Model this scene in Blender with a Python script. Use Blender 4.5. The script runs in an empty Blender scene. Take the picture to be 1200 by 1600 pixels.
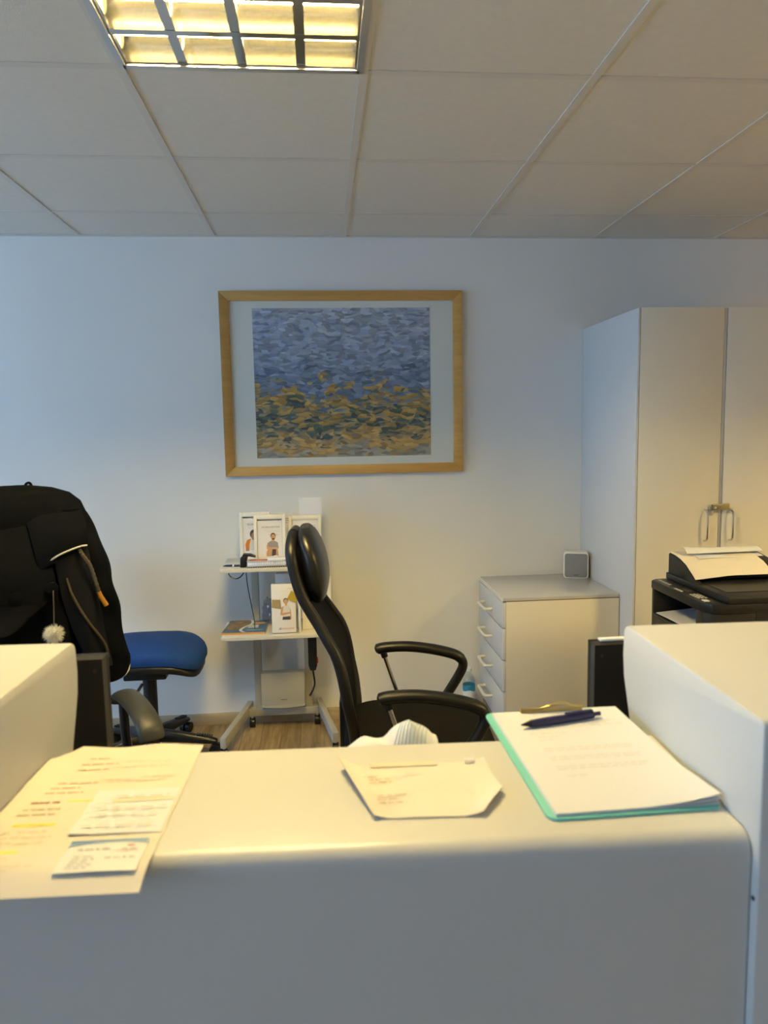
import bpy, bmesh, math, random
from mathutils import Vector, Matrix
random.seed(7)
S = bpy.context.scene
COL = S.collection
PI = math.pi

# ------------------------------------------------------------------ camera
ZC = 1.485
def cam_axes(pitch, yaw, roll):
    cy, sy, cp, sp = math.cos(yaw), math.sin(yaw), math.cos(pitch), math.sin(pitch)
    f = Vector((sy*cp, cy*cp, sp)); r = Vector((cy, -sy, 0)); u = r.cross(f)
    cr, sr = math.cos(roll), math.sin(roll)
    return r*cr - u*sr, u*cr + r*sr, f
r_, u_, f_ = cam_axes(-.11235, .08436, .01811)
cam = bpy.data.cameras.new('camera')
cam.sensor_fit = 'VERTICAL'; cam.sensor_height = 36; cam.sensor_width = 27
cam.lens = 1131.03/1600*36
cam.clip_start = .02
cam.dof.use_dof = True; cam.dof.focus_distance = 3.1; cam.dof.aperture_fstop = 5.0
co = bpy.data.objects.new('camera', cam); COL.objects.link(co)
m = Matrix((r_, u_, -f_)).transposed().to_4x4(); m.translation = (0, 0, ZC)
co.matrix_world = m
S.camera = co

# ------------------------------------------------------------------ world, daylight, exposure
SKY = 10.4
LAMP = 225.0
w = bpy.data.worlds.new('sky'); S.world = w; w.use_nodes = True
bg = w.node_tree.nodes['Background']
bg.inputs[0].default_value = (.40, .655, 1.0, 1); bg.inputs[1].default_value = SKY
S.view_settings.view_transform = 'Standard'; S.view_settings.look = 'None'
S.view_settings.exposure = 0.0; S.view_settings.gamma = 1.0
S.view_settings.use_curve_mapping = False
cy_ = S.cycles
cy_.max_bounces = 10; cy_.diffuse_bounces = 5; cy_.glossy_bounces = 4; cy_.transparent_max_bounces = 12
cy_.sample_clamp_indirect = 4.0

# room
DW = 3.642; HC = 2.42; XL = -4.2; XR = 4.0; YB = -4.5
WIN = [(-2.5, -1.6), (-1.2, .2), (1.0, 3.2)]      # window openings in the left wall, y ranges
WZ = (.85, 2.25)
for k, (a, b) in enumerate(WIN):
    L = bpy.data.lights.new('window_portal', 'AREA'); L.shape = 'RECTANGLE'
    L.size = b-a; L.size_y = WZ[1]-WZ[0]
    L.cycles.is_portal = True
    lo = bpy.data.objects.new('window_portal', L); COL.objects.link(lo)
    lo.location = (XL-.10, (a+b)/2, sum(WZ)/2)
    lo.rotation_euler = (0, -PI/2, 0)      # faces +x, into the room
    lo.rotation_euler = Vector((1, 0, 0)).to_track_quat('-Z', 'Z').to_euler()

# ------------------------------------------------------------------ materials
def mat(name, col, rough=.5, metal=0., spec=.5, var=0., vscale=8., bump=0., bscale=200., coat=0., emis=None, estr=0., stretch=(1,1,1), trans=0.):
    mt = bpy.data.materials.new(name); mt.use_nodes = True
    nt = mt.node_tree; b = nt.nodes['Principled BSDF']
    b.inputs['Base Color'].default_value = (*col, 1); b.inputs['Roughness'].default_value = rough
    b.inputs['Metallic'].default_value = metal; b.inputs['Specular IOR Level'].default_value = spec
    b.inputs['Coat Weight'].default_value = coat; b.inputs['Coat Roughness'].default_value = .05
    b.inputs['Transmission Weight'].default_value = trans
    if emis: b.inputs['Emission Color'].default_value = (*emis, 1); b.inputs['Emission Strength'].default_value = estr
    if var or bump:
        tc = nt.nodes.new('ShaderNodeTexCoord'); mp = nt.nodes.new('ShaderNodeMapping')
        mp.inputs['Scale'].default_value = stretch
        nt.links.new(tc.outputs['Object'], mp.inputs[0])
    if var:
        n = nt.nodes.new('ShaderNodeTexNoise'); n.inputs['Scale'].default_value = vscale; n.inputs['Detail'].default_value = 5
        nt.links.new(mp.outputs[0], n.inputs['Vector'])
        cr = nt.nodes.new('ShaderNodeValToRGB')
        cr.color_ramp.elements[0].position = .3; cr.color_ramp.elements[1].position = .7
        cr.color_ramp.elements[0].color = (*[c*(1-var) for c in col], 1)
        cr.color_ramp.elements[1].color = (*[min(1, c*(1+var)) for c in col], 1)
        nt.links.new(n.outputs[0], cr.inputs[0]); nt.links.new(cr.outputs[0], b.inputs['Base Color'])
    if bump:
        n2 = nt.nodes.new('ShaderNodeTexNoise'); n2.inputs['Scale'].default_value = bscale; n2.inputs['Detail'].default_value = 3
        nt.links.new(mp.outputs[0], n2.inputs['Vector'])
        bp = nt.nodes.new('ShaderNodeBump'); bp.inputs['Strength'].default_value = bump; bp.inputs['Distance'].default_value = .002
        nt.links.new(n2.outputs[0], bp.inputs['Height']); nt.links.new(bp.outputs[0], b.inputs['Normal'])
    return mt

def glass_mat(name, tint=(1,1,1), ior=1.45, extra=0.):
    mt = bpy.data.materials.new(name); mt.use_nodes = True; nt = mt.node_tree
    nt.nodes.remove(nt.nodes['Principled BSDF']); out = nt.nodes['Material Output']
    t = nt.nodes.new('ShaderNodeBsdfTransparent'); t.inputs[0].default_value = (*tint, 1)
    g = nt.nodes.new('ShaderNodeBsdfGlossy'); g.inputs['Roughness'].default_value = .03
    fr = nt.nodes.new('ShaderNodeFresnel'); fr.inputs[0].default_value = ior
    ad = nt.nodes.new('ShaderNodeMath'); ad.operation = 'ADD'; ad.inputs[1].default_value = extra
    ge = nt.nodes.new('ShaderNodeNewGeometry'); sb = nt.nodes.new('ShaderNodeMath'); sb.operation = 'SUBTRACT'; sb.inputs[0].default_value = 1
    nt.links.new(ge.outputs['Backfacing'], sb.inputs[1])
    mu = nt.nodes.new('ShaderNodeMath'); mu.operation = 'MULTIPLY'; nt.links.new(fr.outputs[0], mu.inputs[0]); nt.links.new(sb.outputs[0], mu.inputs[1])
    nt.links.new(mu.outputs[0], ad.inputs[0])
    mx = nt.nodes.new('ShaderNodeMixShader'); nt.links.new(ad.outputs[0], mx.inputs[0])
    nt.links.new(t.outputs[0], mx.inputs[1]); nt.links.new(g.outputs[0], mx.inputs[2]); nt.links.new(mx.outputs[0], out.inputs[0])
    return mt

def wood_mat(name, c1, c2, rough=.45, scale=1., along='Y'):
    mt = bpy.data.materials.new(name); mt.use_nodes = True; nt = mt.node_tree; b = nt.nodes['Principled BSDF']
    tc = nt.nodes.new('ShaderNodeTexCoord'); mp = nt.nodes.new('ShaderNodeMapping')
    st = {'Y': (14, 1.2, 14), 'X': (1.2, 14, 14), 'Z': (14, 14, 1.2)}[along]
    mp.inputs['Scale'].default_value = [s*scale for s in st]
    oi = nt.nodes.new('ShaderNodeObjectInfo')
    ml = nt.nodes.new('ShaderNodeMath'); ml.operation = 'MULTIPLY'; ml.inputs[1].default_value = 37
    nt.links.new(oi.outputs['Random'], ml.inputs[0])
    cb = nt.nodes.new('ShaderNodeCombineXYZ')
    for k in range(3): nt.links.new(ml.outputs[0], cb.inputs[k])
    nt.links.new(tc.outputs['Object'], mp.inputs['Vector']); nt.links.new(cb.outputs[0], mp.inputs['Location'])
    n = nt.nodes.new('ShaderNodeTexNoise'); n.inputs['Scale'].default_value = 3; n.inputs['Detail'].default_value = 7; n.inputs['Roughness'].default_value = .65
    n.inputs['Distortion'].default_value = .6
    nt.links.new(mp.outputs[0], n.inputs['Vector'])
    cr = nt.nodes.new('ShaderNodeValToRGB'); e = cr.color_ramp.elements
    e[0].position = .32; e[1].position = .68; e[0].color = (*c1, 1); e[1].color = (*c2, 1)
    nt.links.new(n.outputs[0], cr.inputs[0])
    hs = nt.nodes.new('ShaderNodeHueSaturation')
    mr = nt.nodes.new('ShaderNodeMapRange'); mr.inputs[3].default_value = .78; mr.inputs[4].default_value = 1.15
    nt.links.new(oi.outputs['Random'], mr.inputs[0]); nt.links.new(mr.outputs[0], hs.inputs['Value'])
    nt.links.new(cr.outputs[0], hs.inputs['Color']); nt.links.new(hs.outputs[0], b.inputs['Base Color'])
    b.inputs['Roughness'].default_value = rough
    bp = nt.nodes.new('ShaderNodeBump'); bp.inputs['Strength'].default_value = .08; bp.inputs['Distance'].default_value = .002
    nt.links.new(n.outputs[0], bp.inputs['Height']); nt.links.new(bp.outputs[0], b.inputs['Normal'])
    return mt

M = {}
M['wall'] = mat('wall_paint', (.76, .76, .745), .85, spec=.2, var=.02, vscale=2.2, bump=.08, bscale=180)
M['tile'] = mat('mineral_fibre_tile', (.72, .70, .66), .9, spec=.1, var=.02, vscale=40, bump=.25, bscale=260)
M['tee'] = mat('white_enamel_tee', (.66, .63, .59), .5, spec=.3)
M['tee_gap'] = mat('ceiling_void', (.25, .23, .2), .9)
M['floor'] = wood_mat('oak_laminate', (.21, .15, .075), (.46, .345, .19))
M['base'] = wood_mat('oak_skirting', (.34, .27, .17), (.46, .38, .25), along='X')
M['lam'] = mat('white_laminate', (.665, .665, .65), .32, spec=.5, var=.012, vscale=5)
M['cab'] = mat('cabinet_laminate', (.74, .70, .60), .38, spec=.5, var=.015, vscale=4)
M['cabside'] = mat('cabinet_side_laminate', (.62, .62, .61), .38, spec=.5, var=.012, vscale=4)
M['drawtop'] = mat('drawer_top_laminate', (.52, .53, .54), .2, spec=.5, var=.012, vscale=4)
M['edge'] = mat('cabinet_edge_band', (.62, .56, .46), .5)
M['edgebrown'] = mat('worn_edge', (.16, .10, .06), .6)
M['gap'] = mat('dark_gap', (.03, .025, .02), .8)
M['cream'] = mat('cream_handle', (.78, .74, .62), .35)
M['chrome'] = mat('chrome', (.75, .75, .74), .18, metal=1.)
M['alu'] = mat('aluminium', (.62, .62, .62), .35, metal=1.)
M['brass'] = mat('old_brass', (.36, .31, .16), .35, metal=.8)
M['oakframe'] = wood_mat('beech_frame', (.42, .235, .06), (.53, .315, .095), rough=.4, scale=.8, along='X')
M['matboard'] = mat('picture_mat', (.72, .75, .71), .8, spec=.1)
M['glass'] = glass_mat('picture_glass', ior=1.5)
M['winglass'] = glass_mat('window_glass', ior=1.2)
M['upvc'] = mat('white_window_frame', (.8, .8, .8), .4)
M['black'] = mat('black_plastic', (.008, .008, .0085), .42, spec=.35, var=.1, vscale=30, bump=.05)
M['blackmesh'] = mat('black_mesh_fabric', (.007, .007, .0075), .8, spec=.12, bump=.35, bscale=500)
M['leather'] = mat('black_leather', (.010, .010, .011), .33, spec=.45, bump=.15, bscale=120)
M['fabric'] = mat('black_fabric', (.008, .008, .0085), .9, spec=.08, bump=.4, bscale=600)
M['bluefab'] = mat('blue_fabric', (.012, .055, .24), .8, spec=.2, bump=.3, bscale=500, var=.06, vscale=60)
M['greypad'] = mat('dark_grey_rubber', (.042, .045, .046), .45)
M['jacket'] = mat('black_jacket_cloth', (.0026, .0034, .0056), .9, spec=.06, var=.25, vscale=9, bump=.4, bscale=300)
M['lining'] = mat('navy_lining', (.0035, .0045, .009), .55, spec=.2, bump=.3, bscale=25)
M['zip'] = mat('brass_zip', (.11, .085, .05), .45, metal=.5)
M['trimwhite'] = mat('reflective_trim', (.55, .53, .48), .5)
M['cord'] = mat('grey_brown_cord', (.075, .06, .045), .8, bump=.6, bscale=150)
M['orange'] = mat('amber_cord_tip', (.55, .25, .02), .4)
M['fur'] = mat('white_fur', (.82, .80, .72), .9, spec=.1)
M['mon'] = mat('monitor_shell', (.011, .011, .011), .5, spec=.25, bump=.06, bscale=400)
M['monlight'] = mat('monitor_bevel', (.055, .052, .046), .4)
M['printer'] = mat('printer_shell', (.020, .019, .018), .45, spec=.35, bump=.05, bscale=400)
M['printerdark'] = mat('printer_dark', (.011, .011, .011), .4)
M['keys'] = mat('printer_keys', (.62, .60, .55), .5)
M['trol'] = mat('trolley_paint', (.40, .39, .34), .4, spec=.4)
M['trolshelf'] = mat('trolley_shelf', (.66, .63, .53), .16, spec=.55)
M['paper'] = mat('white_paper', (.77, .79, .86), .8, spec=.15)
M['paperback'] = mat('off_white_sheet', (.78, .78, .80), .8, spec=.15)  # plain off-white paper, less blue than the white paper
M['creampaper'] = mat('cream_paper', (.79, .735, .66), .8, spec=.15, var=.02, vscale=14)
M['manila'] = mat('manila_paper', (.78, .70, .56), .8, spec=.15)
M['card'] = mat('white_card', (.80, .81, .82), .5, spec=.3)
M['leaf'] = mat('leaflet_gloss', (.80, .78, .76), .35, spec=.4)
M['holder'] = mat('leaflet_holder', (.82, .79, .70), .45)
M['ink'] = mat('grey_ink', (.22, .22, .22), .8)
M['inkpale'] = mat('pale_ink', (.62, .60, .56), .8)
M['inkbrown'] = mat('brown_ink', (.42, .33, .21), .8)
M['inkpalebrown'] = mat('pale_brown_ink', (.64, .56, .44), .8)
M['inkred'] = mat('red_ink', (.55, .09, .045), .7)
M['inkdarkred'] = mat('dark_red_ink', (.30, .10, .05), .7)
M['inkblue'] = mat('blue_ink', (.10, .22, .50), .7)
M['inkskyblue'] = mat('sky_blue_ink', (.30, .48, .68), .7)
M['hilite'] = mat('yellow_marker', (.88, .82, .16), .8)
M['turq'] = mat('turquoise_board', (.20, .62, .54), .4, spec=.4)
M['gold'] = mat('gold_clip', (.72, .56, .22), .28, metal=.9)
M['navy'] = mat('navy_pen', (.018, .020, .085), .4, spec=.4)
M['skin'] = mat('print_skin', (.62, .34, .17), .5)
M['skindark'] = mat('print_skin_dark', (.40, .22, .13), .5)
M['hair'] = mat('print_hair', (.10, .06, .04), .5)
M['shirtgrey'] = mat('print_grey_shirt', (.30, .29, .27), .5)
M['shirtwhite'] = mat('print_white_shirt', (.70, .67, .63), .5)
M['shirtorange'] = mat('print_orange_sleeve', (.72, .22, .02), .5)
M['trousers'] = mat('print_dark_trousers', (.07, .06, .07), .5)
M['mustard'] = mat('mustard_note', (.42, .30, .015), .7)
M['tan'] = mat('tan_note', (.36, .28, .13), .7)
M['magblue'] = mat('magazine_blue', (.075, .14, .22), .4, var=.25, vscale=14)
M['magbrown'] = mat('magazine_brown', (.24, .15, .05), .4, var=.5, vscale=30)
M['magorange'] = mat('magazine_orange', (.65, .33, .09), .5)
M['bag'] = glass_mat('clear_bag', (.72, .76, .84), 1.3, .10)
M['pet'] = glass_mat('clear_bottle', (.93, .95, .96), 1.25, .04)
M['labelblue'] = mat('bottle_blue', (.03, .28, .50), .4)
M['spkbody'] = mat('speaker_white', (.75, .75, .72), .4)
M['spkgrill'] = mat('speaker_grille', (.22, .23, .25), .8, bump=.5, bscale=900)
M['red'] = mat('red_switch', (.45, .03, .02), .4)
M['reflector'] = mat('louvre_aluminium', (.62, .61, .59), .12, metal=1.)
M['lightbox'] = mat('luminaire_enamel', (.8, .79, .75), .5)
M['tube'] = mat('fluorescent_tube', (.9, .9, .85), .4, emis=(1.0, .735, .265), estr=LAMP)

M['tube_right'] = mat('second_fluorescent_tube', (.9, .9, .85), .4, emis=(1.0, .72, .25), estr=LAMP*1.95)  # right luminaire's tubes, emission raised above the first to brighten the cabinet side

def picture_mat():
    mt = bpy.data.materials.new('painted_fields'); mt.use_nodes = True; nt = mt.node_tree; b = nt.nodes['Principled BSDF']
    b.inputs['Roughness'].default_value = .7
    N, Lk = nt.nodes, nt.links
    tc = N.new('ShaderNodeTexCoord'); sp = N.new('ShaderNodeSeparateXYZ'); Lk.new(tc.outputs['Object'], sp.inputs[0])
    def dabs(scale, rot, seed, amp):
        mp = N.new('ShaderNodeMapping'); mp.inputs['Scale'].default_value = scale; mp.inputs['Rotation'].default_value = (0, rot, 0); mp.inputs['Location'].default_value = (seed,)*3
        no = N.new('ShaderNodeTexNoise'); no.inputs['Scale'].default_value = 7
        ad = N.new('ShaderNodeVectorMath'); ad.operation = 'MULTIPLY_ADD'; ad.inputs[1].default_value = (.06,)*3
        Lk.new(tc.outputs['Object'], no.inputs['Vector']); Lk.new(no.outputs['Color'], ad.inputs[0]); Lk.new(tc.outputs['Object'], ad.inputs[2])
        Lk.new(ad.outputs[0], mp.inputs['Vector'])
        v = N.new('ShaderNodeTexVoronoi'); v.inputs['Scale'].default_value = 1; Lk.new(mp.outputs[0], v.inputs['Vector'])
        s = N.new('ShaderNodeSeparateColor'); Lk.new(v.outputs['Color'], s.inputs[0])
        k = N.new('ShaderNodeMath'); k.operation = 'MULTIPLY_ADD'; k.inputs[1].default_value = amp; k.inputs[2].default_value = -amp/2
        Lk.new(s.outputs[0], k.inputs[0]); return k.outputs[0], s.outputs[1]
    o1, c1 = dabs((14, 14, 30), .5, 1.3, .20); o2, c2 = dabs((30, 30, 75), -.35, 5.1, .14)
    h = N.new('ShaderNodeMath'); h.operation = 'MULTIPLY_ADD'; h.inputs[1].default_value = 1/.72; h.inputs[2].default_value = .5
    Lk.new(sp.outputs[2], h.inputs[0])
    a1 = N.new('ShaderNodeMath'); a1.operation = 'ADD'; Lk.new(h.outputs[0], a1.inputs[0]); Lk.new(o1, a1.inputs[1])
    a2 = N.new('ShaderNodeMath'); a2.operation = 'ADD'; Lk.new(a1.outputs[0], a2.inputs[0]); Lk.new(o2, a2.inputs[1])
    big = N.new('ShaderNodeTexNoise'); big.inputs['Scale'].default_value = 3.2; big.inputs['Detail'].default_value = 2
    Lk.new(tc.outputs['Object'], big.inputs['Vector'])
    bm_ = N.new('ShaderNodeMath'); bm_.operation = 'MULTIPLY_ADD'; bm_.inputs[1].default_value = .34; bm_.inputs[2].default_value = -.17
    Lk.new(big.outputs[0], bm_.inputs[0])
    a3 = N.new('ShaderNodeMath'); a3.operation = 'ADD'; Lk.new(a2.outputs[0], a3.inputs[0]); Lk.new(bm_.outputs[0], a3.inputs[1]); a2 = a3
    cr = N.new('ShaderNodeValToRGB'); cr.color_ramp.interpolation = 'LINEAR'
    st = [(0, (.30, .30, .26)), (.06, (.42, .27, .08)), (.15, (.50, .34, .12)), (.21, (.30, .26, .16)), (.26, (.05, .09, .11)), (.31, (.10, .15, .10)),
          (.36, (.45, .27, .06)), (.42, (.48, .33, .12)), (.46, (.16, .22, .22)), (.50, (.11, .17, .30)), (.58, (.20, .27, .40)), (.66, (.30, .36, .48)),
          (.74, (.22, .30, .46)), (.82, (.38, .43, .52)), (.90, (.22, .30, .48)), (.96, (.36, .42, .52))]
    el = cr.color_ramp.elements
    while len(el) < len(st): el.new(.5)
    for e, (p_, c_) in zip(el, st): e.position = p_; e.color = (*c_, 1)
    Lk.new(a2.outputs[0], cr.inputs[0])
    hs = N.new('ShaderNodeHueSaturation'); mr = N.new('ShaderNodeMapRange'); mr.inputs[3].default_value = .6; mr.inputs[4].default_value = 1.35
    Lk.new(c2, mr.inputs[0]); Lk.new(mr.outputs[0], hs.inputs['Value']); Lk.new(cr.outputs[0], hs.inputs['Color'])
    Lk.new(hs.outputs[0], b.inputs['Base Color'])
    return mt
M['painting'] = picture_mat()

# ------------------------------------------------------------------ helpers
class MB:
    def __init__(s): s.v = []; s.f = []; s.mi = []; s.cur = 0
    def add(s, vs, fs):
        o = len(s.v); s.v += [tuple(q) for q in vs]
        for f in fs: s.f.append([i+o for i in f]); s.mi.append(s.cur)
        return s
    def box(s, x0, x1, y0, y1, z0, z1):
        v = [(x, y, z) for z in (z0, z1) for y in (y0, y1) for x in (x0, x1)]
        return s.add(v, [(0,2,3,1), (4,5,7,6), (0,1,5,4), (2,6,7,3), (0,4,6,2), (1,3,7,5)])
    def bar(s, a, b, wd, ht, up=(0,0,1)):      # rectangular bar from a to b
        a, b = Vector(a), Vector(b); t = (b-a).normalized(); sd = t.cross(Vector(up)).normalized(); u = sd.cross(t)
        v = [p + sd*(i*wd/2) + u*(j*ht/2) for p in (a, b) for j in (-1, 1) for i in (-1, 1)]
        return s.add(v, [(0,2,3,1), (4,5,7,6), (0,1,5,4), (2,6,7,3), (0,4,6,2), (1,3,7,5)])
    def prism(s, poly, axis, a, b):            # poly in the two other axes (cyclic order y,z / x,z / x,y)
        n = len(poly)
        def P(p, t): return {'x': (t, p[0], p[1]), 'y': (p[0], t, p[1]), 'z': (p[0], p[1], t)}[axis]
        vs = [P(p, a) for p in poly] + [P(p, b) for p in poly]
        return s.add(vs, [list(range(n))[::-1], list(range(n, 2*n))] + [(i, (i+1) % n, n+(i+1) % n, n+i) for i in range(n)])
    def tube(s, path, r, n=10, caps=True, flat=1., up=None):
        pts = [Vector(p) for p in path]; R = r if isinstance(r, (list, tuple)) else [r]*len(pts)
        rings = []; prev = None
        for i, p in enumerate(pts):
            t = (pts[min(i+1, len(pts)-1)] - pts[max(i-1, 0)]).normalized()
            if up is not None: sd = t.cross(Vector(up)).normalized()
            elif prev is None:
                ref = Vector((0,0,1)) if abs(t.z) < .9 else Vector((1,0,0)); sd = t.cross(ref).normalized()
            else: sd = (prev - t*prev.dot(t)).normalized()
            prev = sd; u2 = sd.cross(t)
            rings.append([p + (sd*math.cos(2*PI*k/n) + u2*(flat*math.sin(2*PI*k/n)))*R[i] for k in range(n)])
        return s.loft(rings, caps)
    def loft(s, rings, caps=True):
        n = len(rings[0]); o = [q for r in rings for q in r]; fs = []
        for i in range(len(rings)-1):
            for k in range(n): fs.append((i*n+k, i*n+(k+1) % n, (i+1)*n+(k+1) % n, (i+1)*n+k))
        if caps: fs += [list(range(n))[::-1], list(range((len(rings)-1)*n, len(rings)*n))]
        return s.add(o, fs)
    def lathe(s, prof, c=(0,0,0), n=20):
        return s.loft([[(c[0]+r*math.cos(2*PI*k/n), c[1]+r*math.sin(2*PI*k/n), c[2]+z) for k in range(n)] for r, z in prof])
    def grid(s, fn, nu, nv, th=0.):            # sheet from fn(u,v); th > 0 closes it to a slab below
        top = [fn(i/nu, j/nv) for j in range(nv+1) for i in range(nu+1)]
        idx = lambda i, j: j*(nu+1)+i
        fs = [(idx(i,j), idx(i+1,j), idx(i+1,j+1), idx(i,j+1)) for j in range(nv) for i in range(nu)]
        if not th: return s.add(top, fs)
        N = len(top); bot = [(p[0], p[1], p[2]-th) for p in top]
        fs += [tuple(k+N for k in f[::-1]) for f in fs]
        rim = [idx(i,0) for i in range(nu)] + [idx(nu,j) for j in range(nv)] + [idx(i,nv) for i in range(nu,0,-1)] + [idx(0,j) for j in range(nv,0,-1)]
        fs += [(rim[k], rim[k]+N, rim[(k+1) % len(rim)]+N, rim[(k+1) % len(rim)]) for k in range(len(rim))]
        return s.add(list(top)+bot, fs)
    def build(s, name, mats, parent=None, bevel=0., seg=2, smooth=True, off=True, loc=None):
        o0 = Vector((0,0,0))
        if parent is not None and off and parent.get('_w', 1): 
            q = parent
            while q is not None: o0 += q.location; q = q.parent
        if loc is not None: o0 = Vector(loc)
        me = bpy.data.meshes.new(name); me.from_pydata([Vector(v)-o0 for v in s.v], [], s.f); me.validate()
        for p, k in zip(me.polygons, s.mi): p.material_index = k
        bm = bmesh.new(); bm.from_mesh(me); bmesh.ops.remove_doubles(bm, verts=bm.verts, dist=1e-6)
        bmesh.ops.recalc_face_normals(bm, faces=bm.faces)
        if bevel:
            es = [e for e in bm.edges if len(e.link_faces) == 2 and e.calc_face_angle(0) > .6]
            bmesh.ops.bevel(bm, geom=es, offset=bevel, offset_type='OFFSET', segments=seg, profile=.5, affect='EDGES', clamp_overlap=True)
        bm.to_mesh(me); bm.free()
        if smooth:
            for p in me.polygons: p.use_smooth = True
            me.set_sharp_from_angle(angle=math.radians(38))
        for mm in (mats if isinstance(mats, (list, tuple)) else [mats]): me.materials.append(M[mm])
        ob = bpy.data.objects.new(name, me); COL.objects.link(ob)
        if loc is not None: ob.location = loc
        if parent is not None: ob.parent = parent
        return ob

def tag(o, label, cat, group=None, kind=None):
    if label: o['label'] = label
    if cat: o['category'] = cat
    if group: o['group'] = group
    if kind: o['kind'] = kind
    return o
def thing(name, label, cat, loc=(0,0,0), rotz=0., group=None):
    o = bpy.data.objects.new(name, None); COL.objects.link(o); o.empty_display_size = .05
    o.location = loc; o.rotation_euler = (0, 0, rotz)
    if rotz: o['_w'] = 0       # children of a rotated thing are written in its own frame
    return tag(o, label, cat, group)
def local(o): o['_w'] = 0; return o
def struct(name, mb, mt, bevel=0., label=None):
    o = mb.build(name, mt, bevel=bevel); o['kind'] = 'structure'
    if label: o['label'] = label
    return o
def bez(pts, n=8):               # Catmull-Rom through points
    P = [Vector(p) for p in pts]; out = []
    for i in range(len(P)-1):
        a, b, c, d = P[max(i-1,0)], P[i], P[i+1], P[min(i+2,len(P)-1)]
        for k in range(n):
            t = k/n; out.append(.5*((2*b) + (c-a)*t + (2*a-5*b+4*c-d)*t*t + (3*b-a-3*c+d)*t**3))
    out.append(P[-1]); return out
def text_mesh(body, size, name, mt, parent, loc, rot, align='LEFT', stretch=1., extr=.0002):
    cu = bpy.data.curves.new('t', 'FONT'); cu.body = body; cu.size = size; cu.align_x = align; cu.extrude = extr; cu.resolution_u = 2
    t = bpy.data.objects.new('t', cu); COL.objects.link(t)
    bpy.context.view_layer.update()
    me = bpy.data.meshes.new_from_object(t.evaluated_get(bpy.context.evaluated_depsgraph_get()))
    bpy.data.objects.remove(t); bpy.data.curves.remove(cu)
    me.materials.clear(); me.materials.append(M[mt]); me.name = name
    o = bpy.data.objects.new(name, me); COL.objects.link(o); o.parent = parent
    o.location = loc; o.rotation_euler = rot; o.scale = (stretch, 1, 1); return o
def words(mb, x0, x1, y, z, h, rnd, wl=(.006, .018), gap=.0025, jit=0., ang=0.):
    x = x0                       # a row of word-long strokes, too small to read
    while x < x1-.003:
        l = min(rnd.uniform(*wl), x1-x); dy = rnd.uniform(-jit, jit); n = max(1, int(l/.0022))
        for k in range(n):
            a = x+l*k/n; b = a+l/n*.72; hh = h*rnd.uniform(.6, 1.)
            yy = y+dy+(a-x0)*ang
            mb.add([(a, yy-hh/2, z), (b, yy-hh/2, z), (b, yy+hh/2, z), (a, yy+hh/2, z)], [(0,1,2,3)])
        x += l+gap
def circle(cx, cy, rx, ry=None, n=14, a0=0, a1=2*PI):
    ry = ry or rx
    return [(cx+rx*math.cos(a0+(a1-a0)*k/n), cy+ry*math.sin(a0+(a1-a0)*k/n)) for k in range(n + (0 if abs(a1-a0-2*PI) < 1e-6 else 1))]

# ------------------------------------------------------------------ structure
TS = .625; GX0 = -.4875; GY0 = 2.0166
fl = struct('floor', MB().box(XL-.2, XR+.2, YB-.2, DW+.2, -.1, -.004), 'floor', label='wood-look laminate floor')
plank_lib = {}
rnd = random.Random(3)
PW = .0955
for i in range(34):
    x = -1.62 + i*PW; y = 1.55 - rnd.uniform(0, .55)
    while y < DW:
        l = rnd.choice((.6, .8, 1.0)); a = max(y, 1.55); b = min(y+l, DW)
        if b-a > .03:
            key = round(b-a, 3)
            if key not in plank_lib:
                o = MB().box(-PW/2+.0006, PW/2-.0006, 0.0006, b-a-.0006, -.004, 0).build('plank', 'floor', bevel=.0008, seg=1)
                plank_lib[key] = o
            else:
                o = plank_lib[key].copy(); COL.objects.link(o)
            o.location = (x, a, 0); o.parent = fl
        y += l
struct('wall_back', MB().box(XL-.2, XR+.2, DW, DW+.2, -.1, HC+.3), 'wall')
struct('wall_right', MB().box(XR, XR+.2, YB-.2, DW, -.1, HC+.3), 'wall')
struct('wall_front', MB().box(XL-.2, XR+.2, YB-.2, YB, -.1, HC+.3), 'wall')
wl = MB()
ys = [YB] + [q for ab in WIN for q in ab] + [DW]
for k in range(0, len(ys), 2): wl.box(XL-.2, XL, ys[k], ys[k+1], -.1, HC+.3)
for a, b in WIN: wl.box(XL-.2, XL, a, b, -.1, WZ[0]).box(XL-.2, XL, a, b, WZ[1], HC+.3)
struct('wall_left', wl, 'wall')
for k, (a, b) in enumerate(WIN):
    fr = MB()
    for q0, q1 in ((a, a+.06), (b-.06, b)): fr.box(XL-.16, XL-.11, q0, q1, *WZ)
    for q0, q1 in ((WZ[0], WZ[0]+.06), (WZ[1]-.06, WZ[1])): fr.box(XL-.16, XL-.11, a+.06, b-.06, q0, q1)
    wo = struct('window_%d' % (k+1), fr, 'upvc')
    MB().box(XL-.14, XL-.135, a+.06, b-.06, WZ[0]+.06, WZ[1]-.06).build('pane', 'winglass', wo)
    MB().box(XL-.11, XL+.05, a, b, WZ[0]-.02, WZ[0]).build('window_sill', 'upvc', wo)
struct('baseboard_back', MB().prism([(DW-.016, .0), (DW-.016, .045), (DW-.010, .055), (DW, .058), (DW, .0)], 'x', XL, XR), 'base')

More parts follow.
